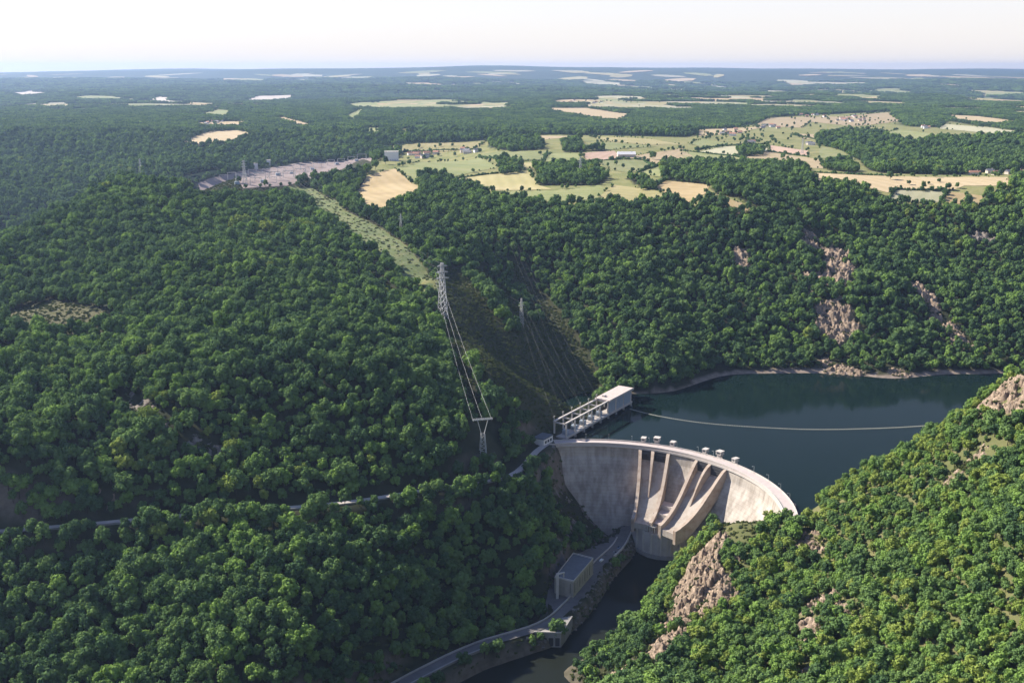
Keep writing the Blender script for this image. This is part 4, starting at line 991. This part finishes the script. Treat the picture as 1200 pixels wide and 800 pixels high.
# loose trees in hamlets and along field edges
for u, v, n, sp in [(500,181,14,40),(545,178,12,50),(857,160,40,70),(860,165,30,60),(1000,141,40,110),(950,136,24,90),(900,149,24,80),(245,145,24,70),(690,120,30,160),(1165,203,16,40),(880,168,10,30),(930,190,8,40),(1100,215,6,60),(620,190,6,60),(1180,150,20,120)]:
    x, y, _ = hit(u, v); xs_, ys_ = x + rng.normal(0, sp, n), y + rng.normal(0, sp * 1.6, n)
    px.append(xs_); py.append(ys_); ps.append(rng.uniform(.55, 1.0, n)); pi_.append(rng.integers(0, NSH, n) * 4 + rng.integers(0, 2, n))
# bushes and small trees along the field edges
for kind, lab, poly in fields_w:
    if np.mean([q[1] for q in poly]) > 4800: continue
    for a, b in zip(poly, poly[1:] + poly[:1]):
        n = int(math.dist(a[:2], b[:2]) / 7)
        if n < 1: continue
        dens = rng.choice([.08, .3, .6]); t_ = rng.random(n)[rng.random(n) < dens]; n = len(t_)
        px.append(a[0] + (b[0] - a[0]) * t_ + rng.normal(0, 1.2, n)); py.append(a[1] + (b[1] - a[1]) * t_ + rng.normal(0, 1.2, n)); ps.append(rng.choice([.22, .28, .36, .5, .75], n)); pi_.append(rng.integers(0, NSH, n) * 4 + rng.integers(0, 2, n))
# scrub on the cleared power line strips, clearings, shores and steep ground
for w, step in [(corr_w, 7.0)] + [(w, 3.0) for w in strips_w] + [(w, 4.2) for w in clear_w] + [(keepclear[0], 4.0), (keepclear[2], 4.5)]:
    a = np.array(w)[:, :2]; x, y = jitter(*sorted((a[:, 0].min(), a[:, 0].max())), a[:, 1].min(), a[:, 1].max(), step); k = in_poly(x, y, w) & ~in_poly(x, y, lawn) & ~in_poly(x, y, yard) & (rng.random(len(x)) > .25)
    x, y = x[k], y[k]; px.append(x); py.append(y); ps.append(rng.uniform(.4, 1.25, len(x))); pi_.append(rng.integers(20, 22, len(x)))
cs = np.array(crag_spots); q = cs[cs[:, 2] > 6]; n = 9
for cx_, cy_, s in q:
    x, y = cx_ + rng.normal(0, s * .7, n), cy_ + rng.normal(0, s * .7, n); px.append(x); py.append(y); ps.append(rng.uniform(.5, 1.3, n)); pi_.append(rng.integers(20, 22, n))
x, y = jitter(-260, 260, 560, 960, 4.2); z = ground(x, y); k = (z > RIV + 1.5) & (z < 0) & (rng.random(len(x)) > .45) & ~in_poly(x, y, yard) & (seg_dist(x, y, lower_road)[0] > 7) & ((np.hypot(x - CX, y - CY) < np.interp(z, [-80, -60, -40, -20, -8, 4], [110, 116, 125, 134, 141, 143])) | (y < 850)) & ~((np.hypot(x - CX, y - CY) > 82) & (np.degrees(np.arctan2(y - CY, x - CX)) < 74) & (y > 850))
x, y = x[k], y[k]; px.append(x); py.append(y); ps.append(rng.uniform(.6, 1.4, len(x))); pi_.append(rng.integers(20, 22, len(x)))
px, py, ps, pi_ = map(np.concatenate, (px, py, ps, pi_)); pz = ground(px, py)
pl = np.array(plants); pl = pl[rng.random(len(pl)) < .9]; n = len(pl)
px, py, pz, ps, pi_ = np.r_[px, pl[:, 0]], np.r_[py, pl[:, 1]], np.r_[pz, pl[:, 2]], np.r_[ps, rng.uniform(.35, 1.0, n)], np.r_[pi_, rng.integers(20, 22, n)]
# far stands
fx, fy, fs, fi = [], [], [], []
for y0, y1, step, sz in ((3300, 5200, 24, 1.0), (5200, 9000, 34, 1.25), (9000, 14500, 75, 2.2)):
    x, y = jitter(-.5 * y1, .5 * y1, y0, y1, step); z = ground(x, y); k = in_view(x, y, z, 60); x, y = x[k], y[k]; k = ~open_ground(x, y) & (rng.random(len(x)) > .08); x, y = x[k], y[k]
    fx.append(x); fy.append(y); fs.append(sz * rng.uniform(.8, 1.2, len(x))); fi.append(rng.integers(22, 28, len(x)))
fx, fy, fs, fi = map(np.concatenate, (fx, fy, fs, fi)); fz = ground(fx, fy)

# ---- the 300 that show largest become things of their own
u, v = project(px, py, pz + 7 * ps); dist = np.sqrt(px**2 + py**2 + (pz - CAMZ)**2)
cand = np.nonzero((u > 6) & (u < 1194) & (v < 792) & (pi_ < 20))[0]
cand = cand[np.argsort(-(ps[cand] / dist[cand]))][:1500]
def seen(i):
    t = np.linspace(.55, .985, 60); z1 = pz[i] + 10 * ps[i]
    return np.all(CAMZ + (z1 - CAMZ) * t > ground(px[i] * t, py[i] * t) + 5)
chosen = []
for i in cand:
    if seen(i):
        chosen.append(i)
        if len(chosen) == 300: break
LAND = [("the jagged crag",822,680),("the rock spine",788,742),("the low rock rib",730,788),("the brown crag by the lawn",948,635),("the split crag in mid slope",958,720),
        ("the short rock face",945,790),("the flat rock slab",1041,651),("the pink bluff",1178,465),("the slanting slab",1130,550),("the little rock patch",1168,535),("the control building",670,675),
        ("the contour road",200,600),("the contour road's left end",20,620),("the riverside road",560,755),("the bottom right corner",1190,790),("the right edge",1190,640),("the bottom edge left of centre",250,795),("the bottom left corner",10,795)]
TN = ["dark green", "mid green", "fresh green", "yellowish green"]; SN = ["round crowned", "upright", "low spreading", "wide crowned", "narrow tall"]
tree_by = {}; roots = {}
for i in chosen:
    nm, lu, lv = min(LAND, key=lambda q: math.hypot(q[1] - u[i], q[2] - v[i])); du, dv = u[i] - lu, v[i] - lv
    rel = ("right of" if du > 0 else "left of") if abs(du) > abs(dv) else ("below" if dv > 0 else "above"); g = math.hypot(du, dv)
    dist_w = "just" if g < 35 else ("somewhat" if g < 80 else "well")
    s_, c = pi_[i] // 4, pi_[i] % 4
    lab = f"{SN[s_]} {TN[c]} tree {dist_w} {rel} {nm}"
    tree_by.setdefault(lab, []).append(i)
    root = thing("broadleaf_tree", (px[i], py[i], pz[i]), lab, "tree", "nearest trees of the gorge woods", rng.uniform(0, 6.28)); roots[i] = root; k = ps[i]; root.scale = (k * rng.uniform(.92, 1.1), k * rng.uniform(.92, 1.1), k)
    for nm_, me in (("trunk", trunk_me[s_]), ("crown", crown_me[s_, c])):
        ob = bpy.data.objects.new(nm_, me); col.objects.link(ob); ob.parent = root
for lab, ids in tree_by.items():
    if len(ids) > 1:
        for q, i in enumerate(sorted(ids, key=lambda i: u[i])): roots[i]['label'] = lab + (", " + (["left one", "right one"] if len(ids) == 2 else ["left one", "middle one", "right one"] if len(ids) == 3 else ["leftmost one", "second from left", "third from left", "fourth from left", "fifth from left", "sixth from left"])[min(q, 5)])
keep = np.ones(len(px), bool); keep[chosen] = False
def instancer(name, x, y, z, s, i, label):
    n = len(x); me = bpy.data.meshes.new(name); me.vertices.add(n); me.vertices.foreach_set("co", np.c_[x, y, z].astype(np.float32).ravel())
    for nm_, ty, dat in (("kind_index", 'INT', i.astype(np.int32)), ("turn", 'FLOAT', rng.uniform(0, 6.283, n).astype(np.float32))):
        me.attributes.new(nm_, ty, 'POINT').data.foreach_set("value", dat)
    sc3 = np.c_[s * rng.uniform(.88, 1.14, n), s * rng.uniform(.88, 1.14, n), s].astype(np.float32)
    me.attributes.new("size", 'FLOAT_VECTOR', 'POINT').data.foreach_set("vector", sc3.ravel())
    o = bpy.data.objects.new(name, me); col.objects.link(o); tag(o, label, kind='stuff')
    g = bpy.data.node_groups.new(name + "_planting", 'GeometryNodeTree'); g.interface.new_socket("Geometry", in_out='INPUT', socket_type='NodeSocketGeometry'); g.interface.new_socket("Geometry", in_out='OUTPUT', socket_type='NodeSocketGeometry')
    N = g.nodes; gi, go_ = N.new("NodeGroupInput"), N.new("NodeGroupOutput"); ip = N.new("GeometryNodeInstanceOnPoints"); ci = N.new("GeometryNodeCollectionInfo")
    ci.inputs["Collection"].default_value = src; ci.inputs["Separate Children"].default_value = True; ci.inputs["Reset Children"].default_value = True
    def attr(nm_, ty):
        a = N.new("GeometryNodeInputNamedAttribute"); a.data_type = ty; a.inputs["Name"].default_value = nm_; return a.outputs["Attribute"]
    cx3 = N.new("ShaderNodeCombineXYZ"); lk = g.links.new; lk(attr("turn", 'FLOAT'), cx3.inputs[2])
    lk(gi.outputs[0], ip.inputs["Points"]); lk(ci.outputs[0], ip.inputs["Instance"]); ip.inputs["Pick Instance"].default_value = True
    lk(attr("kind_index", 'INT'), ip.inputs["Instance Index"]); lk(cx3.outputs[0], ip.inputs["Rotation"]); lk(attr("size", 'FLOAT_VECTOR'), ip.inputs["Scale"]); lk(ip.outputs[0], go_.inputs[0])
    md = o.modifiers.new("planting", 'NODES'); md.node_group = g
    return o
instancer("forest", px[keep], py[keep], pz[keep] - .3, ps[keep], pi_[keep], "dense broadleaf forest covering the gorge slopes and plateau woods")
instancer("far_woods", fx, fy, fz, fs, fi, "distant hazy woods beyond the farmland")
print("TREES", keep.sum(), len(fx), len(chosen))

# ------------------------------------------------------------------ hedges and lone trees on the plateau
def hedge(pxs, label, h=3.4, step=3.2):
    pts = [Vector(hit(*q)) for q in pxs]; r = np.random.default_rng(int(pxs[0][0] * 7 + pxs[0][1])); Vs, Fs, k = [], [], 0; c0 = pts[0]
    for a, b in zip(pts[:-1], pts[1:]):
        n_ = max(2, int((b - a).length / step))
        for j in range(n_):
            p = a + (b - a) * (j + r.uniform(-.3, .3)) / n_; s = h * r.uniform(.55, 1.2) * (1.9 if r.random() < .08 else 1)
            z = gz(p.x, p.y); C = np.array([[0, 0, s * .45], [r.uniform(-1, 1), r.uniform(-1, 1), s * .5]]); v_, f_ = leaf_cards(r, C, np.array([s * .62, s * .5]), 14, s * .26)
            D, If = ICO[1]; v2 = D * np.array([s * .6, s * .6, s * .5]) + np.array([0, 0, s * .42])
            off = np.array([p.x - c0.x, p.y - c0.y, z - c0.z]); Vs += [v_ + off, v2 + off]; Fs += [f_ + k, If + k + len(v_)]; k += len(v_) + len(v2)
    me = fast_mesh("hedgerow", np.concatenate(Vs), np.concatenate(Fs)); me.materials.append(LEAF[0]); o = bpy.data.objects.new("hedgerow", me); col.objects.link(o); o.location = c0
    tag(o, label, "hedge", "hedgerows between the plateau fields")
for pxs, lab in [([(494,216),(527,211),(560,206),(585,203)],"dark hedge between the tan field and the green meadow"), ([(747,203),(765,197),(790,189)],"hedge on the near side of the small bright meadow"),
                 ([(766,222),(774,215),(781,210)],"short hedge beside the long tan field"), ([(1040,236),(1050,222)],"left hedge of the boxed pale field"), ([(1050,222),(1080,223),(1112,224)],"back hedge of the boxed pale field"),
                 ([(1111,224),(1101,238)],"right hedge of the boxed pale field"), ([(900,178),(925,181),(948,184)],"hedge along the far edge of the straw field"), ([(863,184),(890,190),(912,195)],"hedge between green meadow and straw field"),
                 ([(800,177),(835,181),(863,184)],"hedge behind the long green meadow"), ([(955,203),(1000,205),(1053,207)],"hedge behind the broad straw field"), ([(560,184),(590,189),(640,189)],"hedge in the middle of the green meadows"),
                 ([(641,180),(637,188)],"short hedge crossing the green meadows"), ([(730,186),(754,188),(768,196)],"hedge below the pale barn field"), ([(680,190),(698,189),(728,187)],"hedge under the pink ploughed field"),
                 ([(815,176),(850,171),(900,169)],"hedge beyond the plateau meadows on the right"), ([(470,178),(520,176),(560,175)],"hedge behind the hamlet meadow"), ([(1033,158),(1060,164),(1075,168)],"hedge under the far green meadow"), ([(927,158),(960,164),(990,168)],"hedge by the far straw strip")]:
    hedge(pxs, lab)
for k, (u_, v_, s_, lab) in enumerate([(1043,211,1.25,"lone round tree in the broad straw field"),(1082,222,1.0,"lone tree on the back hedge of the boxed field"),(1111,223,1.1,"tree at the right corner of the boxed field"),(765,187,1.5,"big lone tree beside the barn field"),
        (730,198,.8,"small tree in the green meadow near the copse"),(722,194,.9,"tree at the corner of the ploughed field"),(657,194,1.1,"tree standing at the back of the copse"),(723,238,1.3,"tall tree on the forest edge below the yellow field"),
        (508,212,1.0,"tree at the end of the dark meadow hedge"),(1132,232,.8,"small tree in the tan field by the rim"),(1065,217,.7,"bush in the near side of the straw field"),(437,246,.8,"little tree in the front corner of the tan stubble field"),
        (848,181,.8,"tree on the hedge of the long green meadow"),(920,182,.9,"tree on the straw field hedge"),(783,229,.9,"tree beside the long tan field at the rim"),(440,199,1.6,"bushy tree between substation and white building"),(452,193,1.3,"dark tree left of the white building")]):
    x, y, z = hit(u_, v_); sh = k % NSH
    root = thing("field_tree", (x, y, z), lab, "tree", "single trees among the plateau fields", k * 1.3); root.scale = (s_, s_, s_)
    for nm_, me in (("trunk", trunk_me[sh]), ("crown", crown_me[sh, k % 2])):
        ob = bpy.data.objects.new(nm_, me); col.objects.link(ob); ob.parent = root

# ------------------------------------------------------------------ buildings on the plateau
def house(x, y, rz, L_, W_, H_, roofm, wallm, label, group="houses of the plateau hamlets", flat=False, name="house", cat="house"):
    t = thing(name, (x, y, gz(x, y)), label, cat, group, rz)
    mb = MB(); mb.box(-L_/2, L_/2, -W_/2, W_/2, -2, H_); w_ = mb.build("wall", wallm, t)
    if flat: mb = MB(); mb.box(-L_/2 - .3, L_/2 + .3, -W_/2 - .3, W_/2 + .3, H_ + .02, H_ + .6); mb.build("roof", roofm, t)
    else:
        e = .5; hh = W_ * .36; mb = MB()
        mb.add([(-L_/2-e, -W_/2-e, H_-.2), (L_/2+e, -W_/2-e, H_-.2), (L_/2+e, W_/2+e, H_-.2), (-L_/2-e, W_/2+e, H_-.2), (-L_/2-e, 0, H_+hh), (L_/2+e, 0, H_+hh)], [(0,1,5,4), (2,3,4,5), (0,4,3), (1,2,5), (3,2,1,0)]); r_ = mb.build("roof", roofm, t)
        mb = MB(); mb.box(L_*.25, L_*.25 + .8, -.4, .4, H_ + hh * .5, H_ + hh + 1.1); mb.build("chimney", wallm, r_)
    for q in range(max(1, int(L_ / 4))):
        mb = MB(); xx = -L_/2 + (q + .5) * L_ / max(1, int(L_ / 4)); mb.box(xx - .5, xx + .5, -W_/2 - .06, -W_/2 + .05, 1.0, min(H_ - .6, 2.4)); mb.build("window", GLASS, w_)
    return t
def at_px(u_, v_): return hit(u_, v_)[:2]
def single(u_, v_, *a, **k): x, y = at_px(u_, v_); return house(x, y, *a, **k)
single(459, 188, .1, 27, 16, 17, CONC2, WHITE, "tall white flat roofed block at the edge of the meadows", None, True, "warehouse", "building")
single(734, 184, .05, 38, 15, 6, WHITE, CREAM, "long pale roofed barn between ploughed and straw fields", None, False, "barn", "barn")
for k, (u_, v_, h_) in enumerate([(300,198,13),(315,193,11),(331,190,8),(343,189,10)]):
    single(u_, v_, .2, 9 if k < 2 else 14, 8, h_, CONC2, WHITE, ["tall white block at the left rear of the substation yard","white block behind the substation gantries","low white hall behind the substation","pale block right of the low white hall at the substation"][k], "white blocks behind the substation yard", True, "substation_building", "building")
for k, (u_, v_, rm) in enumerate([(1142,205,TILE),(1160,203,SLATE),(1168,205,TILE),(1183,204,SLATE),(1194,204,TILE)]):
    single(u_, v_, .15 * k, rnd.uniform(13, 20), 9, 5, rm, CREAM, ["red roofed house at the left end of the rim hamlet","slate roofed house next to the red roofed one","tile roofed farmhouse mid rim hamlet","slate roofed barn in the rim hamlet at right","last tiled house of the rim hamlet by the right edge"][k])
for u0, v0, n_, su, sv, place in [(490,182,8,16,2.2,"in the hamlet right of the white block"),(545,178,5,10,1.5,"behind the green meadows"),(1000,141,11,15,3,"in the far village right of centre"),(952,135,6,8,1.6,"in the small far hamlet"),(898,149,7,12,2.4,"in the hamlet among the pale far fields"),
        (857,157,7,10,2.6,"in the wooded hamlet behind the meadows"),(878,169,4,5,1.2,"near the rounded wood by the long meadow"),(950,169,3,4,1,"beside the pink strip field"),(682,120,9,28,1.6,"in the string village"),(744,116,3,6,1,"right of the string village"),
        (244,144,9,13,3,"in the hamlet above the oval tan field"),(272,149,2,5,.8,"beside the oval tan field"),(133,138,3,7,1.5,"alone in the left woods"),(1083,150,3,8,1,"at the edge of the far right wood"),(1175,133,6,18,2.5,"in the far hamlet by the right edge")]:
    r3 = random.Random(u0)
    for k in range(n_):
        uu, vv = u0 + r3.gauss(0, su * .7), v0 + r3.gauss(0, sv * .7); tile = r3.random() < .55; wht = r3.random() < .5; sz = r3.uniform(10, 18)
        single(uu, vv, r3.uniform(-.6, .6), sz, r3.uniform(7, 10), r3.uniform(4, 6.5), TILE if tile else SLATE, WHITE if wht else CREAM,
               f"{'white' if wht else 'cream'} {'long' if sz > 14 else 'short'} house, {'clay tile' if tile else 'slate'} roof, {place}")

# ------------------------------------------------------------------ pylons, substation gear and cables
def lattice(mb, base_w, top_w, h0, h1, n_, t=.22):
    prev = None
    for k in range(n_ + 1):
        f = k / n_; w = base_w + (top_w - base_w) * f; z = h0 + (h1 - h0) * f; c = [(-w, -w, z), (w, -w, z), (w, w, z), (-w, w, z)]
        if prev:
            for i in range(4): mb.bar(prev[i], c[i], t); mb.bar(prev[i], c[(i + 1) % 4], t * .7); mb.bar(c[i], c[(i + 1) % 4], t * .6)
        prev = c
def pylon(u_, v_, h, rz, label, arms=3, portal=False):
    x, y, z = hit(u_, v_); t = thing("power_pylon", (x, y, z), label, "pylon", "lattice power pylons", rz)
    tk = max(.24, h / 110); mb = MB()
    if portal:
        lattice(mb, 3.0, 1.5, -2, h * .62, 6, .42); mb.build("tower_body", STEEL, t)
        for s in (-1, 1): mb = MB(); mb.bar((s * 1.2, 0, h * .6), (s * 4.5, 0, h), .5); mb.bar((s * 1.2, .8, h * .6), (s * 4.5, 0, h), .3); mb.build("fork_leg", STEEL, t)
        mb = MB(); mb.bar((-8.5, 0, h), (8.5, 0, h), .9, .9); mb.bar((-8.5, 0, h + 1.2), (8.5, 0, h + 1.2), .3); [mb.bar((-8 + q * 2, 0, h), (-7 + q * 2, 0, h + 1.2), .25) for q in range(8)]; mb.build("cross_arm", STEEL, t)
        tips = [(-8, 0, h - 1), (0, 0, h - 1), (8, 0, h - 1)]
    else:
        lattice(mb, h * .075, h * .018, -2, h, 10, tk); mb.build("tower_body", STEEL, t); tips = []
        for k in range(arms):
            zz = h * (.72 + .11 * k); w = h * (.13 - .015 * k); mb = MB()
            for s in (-1, 1): mb.bar((0, 0, zz), (s * w, 0, zz), tk * 1.3); mb.bar((0, 0, zz + h * .04), (s * w, 0, zz), tk)
            mb.build("cross_arm", STEEL, t); tips += [(-w, 0, zz - 2), (w, 0, zz - 2)]
            for s in (-1, 1): mb = MB(); mb.bar((s * w, 0, zz - 2.2), (s * w, 0, zz), .3); mb.build("insulator", GLASS, t)
    M = Matrix.Translation((x, y, z)) @ Matrix.Rotation(rz, 4, 'Z')
    return [M @ Vector(p) for p in tips]
pA = pylon(519, 372, 58, .5, "tall lattice pylon at the top of the cleared slope", 3)
pB = pylon(566, 534, 32, .25, "fork headed lattice pylon above the dam's left abutment", portal=True)
pC = pylon(611, 380, 30, .5, "slim lattice pylon midway up the shaded cleared slope", 2)
pD = pylon(287, 216, 40, .6, "lattice pylon standing at the front of the substation yard", 3)
pE = pylon(680, 206, 32, .3, "faint pylon in the meadow behind the round copse", 3)
pF = pylon(940, 180, 34, .3, "faint pylon among the straw fields at right", 3)
pG = pylon(165, 205, 36, .9, "distant pylon in the left valley woods", 3)
pH = pylon(470, 272, 24, .4, "small pylon beside the grassy corridor below the substation", 2)
sub_gate = [Vector(hit(u_, v_)) + Vector((0, 0, 12)) for u_, v_ in [(330,212),(338,211),(346,210),(352,209),(358,208),(364,207)]]
def cable(a, b, sag, r_, label, group, wm=None):
    a, b = Vector(a), Vector(b); n_ = 24; pts = [a + (b - a) * (k / n_) - Vector((0, 0, sag * 4 * (k / n_) * (1 - k / n_))) for k in range(n_ + 1)]
    d = (b - a); s = Vector((-d.y, d.x, 0)).normalized() * r_; w = Vector((0, 0, r_)); mb = MB()
    mb.sweep([[tuple(p - a + s), tuple(p - a + w), tuple(p - a - s), tuple(p - a - w)] for p in pts]); o = mb.build("power_cable", wm or WIRE); o.location = a
    tag(o, label, "cable", group)
for k in range(3): cable(pB[k], pA[k * 2 % 6], 5, .06, f"{['left','middle','right'][k]} power line wire from the fork headed pylon up to the tall pylon", "power line wires", WIREL)
for k in range(6): cable(pA[k], sub_gate[k], 9, .035, f"{ORD[k]} from the left of the wires from tall pylon to substation", "power line wires")
im = it.location; Mi = Matrix.Translation(im) @ Matrix.Rotation(irz, 4, 'Z')
mast = [Mi @ Vector((xs[0] + k * (xs[5] - xs[0]) / 5, wd - 1.2, 22.4)) for k in range(6)]
for k in range(4): cable(mast[k], pC[k % 4], 6, .028, f"{ORD[k]} from the left of the wires from intake gallery to slim pylon", "power line wires")
for k in range(4): cable(pC[k], sub_gate[k], 8, .028, f"{ORD[k]} from the left of the wires from slim pylon to substation", "power line wires")
t3 = [Vector(hit(u_, v_)) + Vector((0, 0, 16)) for u_, v_ in [(598,300),(602,300),(606,300)]]
for k in range(3): cable(mast[3 + k], t3[k], 6, .028, f"{['left','middle','right'][k]} wire climbing the right hand cleared strip from the intake gallery", "power line wires")
# substation gantries
gpos = [(262,212),(272,210),(283,213),(296,206),(305,212),(312,204),(322,210),(330,202),(338,208),(348,200),(352,206),(362,203),(372,196),(388,194),(400,192),(412,190),(424,188),(318,215),(300,217)]
proto = None
for k, (u_, v_) in enumerate(gpos):
    x, y, z = hit(u_, v_); side_ = "front" if v_ > 209 else ("rear" if v_ < 200 else "middle"); hor = "left" if u_ < 300 else ("right" if u_ > 360 else "centre")
    lab = f"grey portal gantry in the {side_} of the substation yard, {ORD[sorted(gpos).index((u_, v_))]} from the left"
    if proto is None:
        proto = thing("substation_gantry", (x, y, z), lab, "gantry", "portal gantries of the substation", .35)
        for s in (-9, 9): mb = MB(); lattice(mb, .8, .4, 0, 13, 5, .2); [0 for _ in ()]; lg = mb.build("leg", STEEL, proto); lg.location.x = s
        mb = MB(); mb.bar((-9, 0, 13), (9, 0, 13), .9, .9); mb.build("beam", STEEL, proto)
        mb = MB(); [mb.bar((q, 0, 10.6), (q, 0, 12.6), .35) for q in (-6, 0, 6)]; mb.build("insulator_strings", GLASS, proto)
    else: copy_tree(proto, (x, y, z), .35 + .1 * math.sin(k), (1, 1, rnd.uniform(.8, 1.25)), lab)
for k, (u_, v_) in enumerate([(278,216),(308,214),(326,206),(342,204),(366,199),(395,193),(418,189)]):
    x, y, z = hit(u_, v_); t = thing("power_transformer", (x, y, z), f"{['first','second','third','fourth','fifth','sixth','last'][k]} grey transformer counted from the left across the substation yard", "transformer", "transformers in the substation yard", .35)
    mb = MB(); mb.box(-4, 4, -2.5, 2.5, 0, 4.5); mb.build("tank", PAINTB, t); mb = MB(); mb.box(-3.5, 3.5, 2.52, 3.8, .8, 4); mb.build("radiator", STEEL, t)
    for q in (-2.4, 0, 2.4): mb = MB(); mb.bar((q, 0, 4.5), (q, -.4, 7.5), .4); mb.build("bushing", WHITE, t)

# houses that read alike: tell them apart by their order from the left
byl = {}
for o in list(col.objects):
    if o.name.split(".")[0] == "house": byl.setdefault(o["label"], []).append(o)
for lab, os_ in byl.items():
    if len(os_) > 1:
        for q, o in enumerate(sorted(os_, key=lambda o: o.location.x / o.location.y)): o["label"] = lab + ", " + (["left one", "right one"] if len(os_) == 2 else [w + " one" for w in ORD])[q]

# ------------------------------------------------------------------ haze
mb = MB(); mb.box(-20500, 20500, -1350, 25000, -100, 420); hz = mb.build("haze", None); tag(hz, "pale blue summer haze over the countryside", kind='stuff')
hm = bpy.data.materials.new("haze"); hm.use_nodes = True; n = hm.node_tree; n.nodes.clear()
out = n.nodes.new("ShaderNodeOutputMaterial"); pv = n.nodes.new("ShaderNodeVolumePrincipled")
pv.inputs["Color"].default_value = (.47, .65, 1.0, 1); pv.inputs["Density"].default_value = 3.6e-5; pv.inputs["Anisotropy"].default_value = .4
n.links.new(pv.outputs[0], out.inputs["Volume"]); hz.data.materials.append(hm)
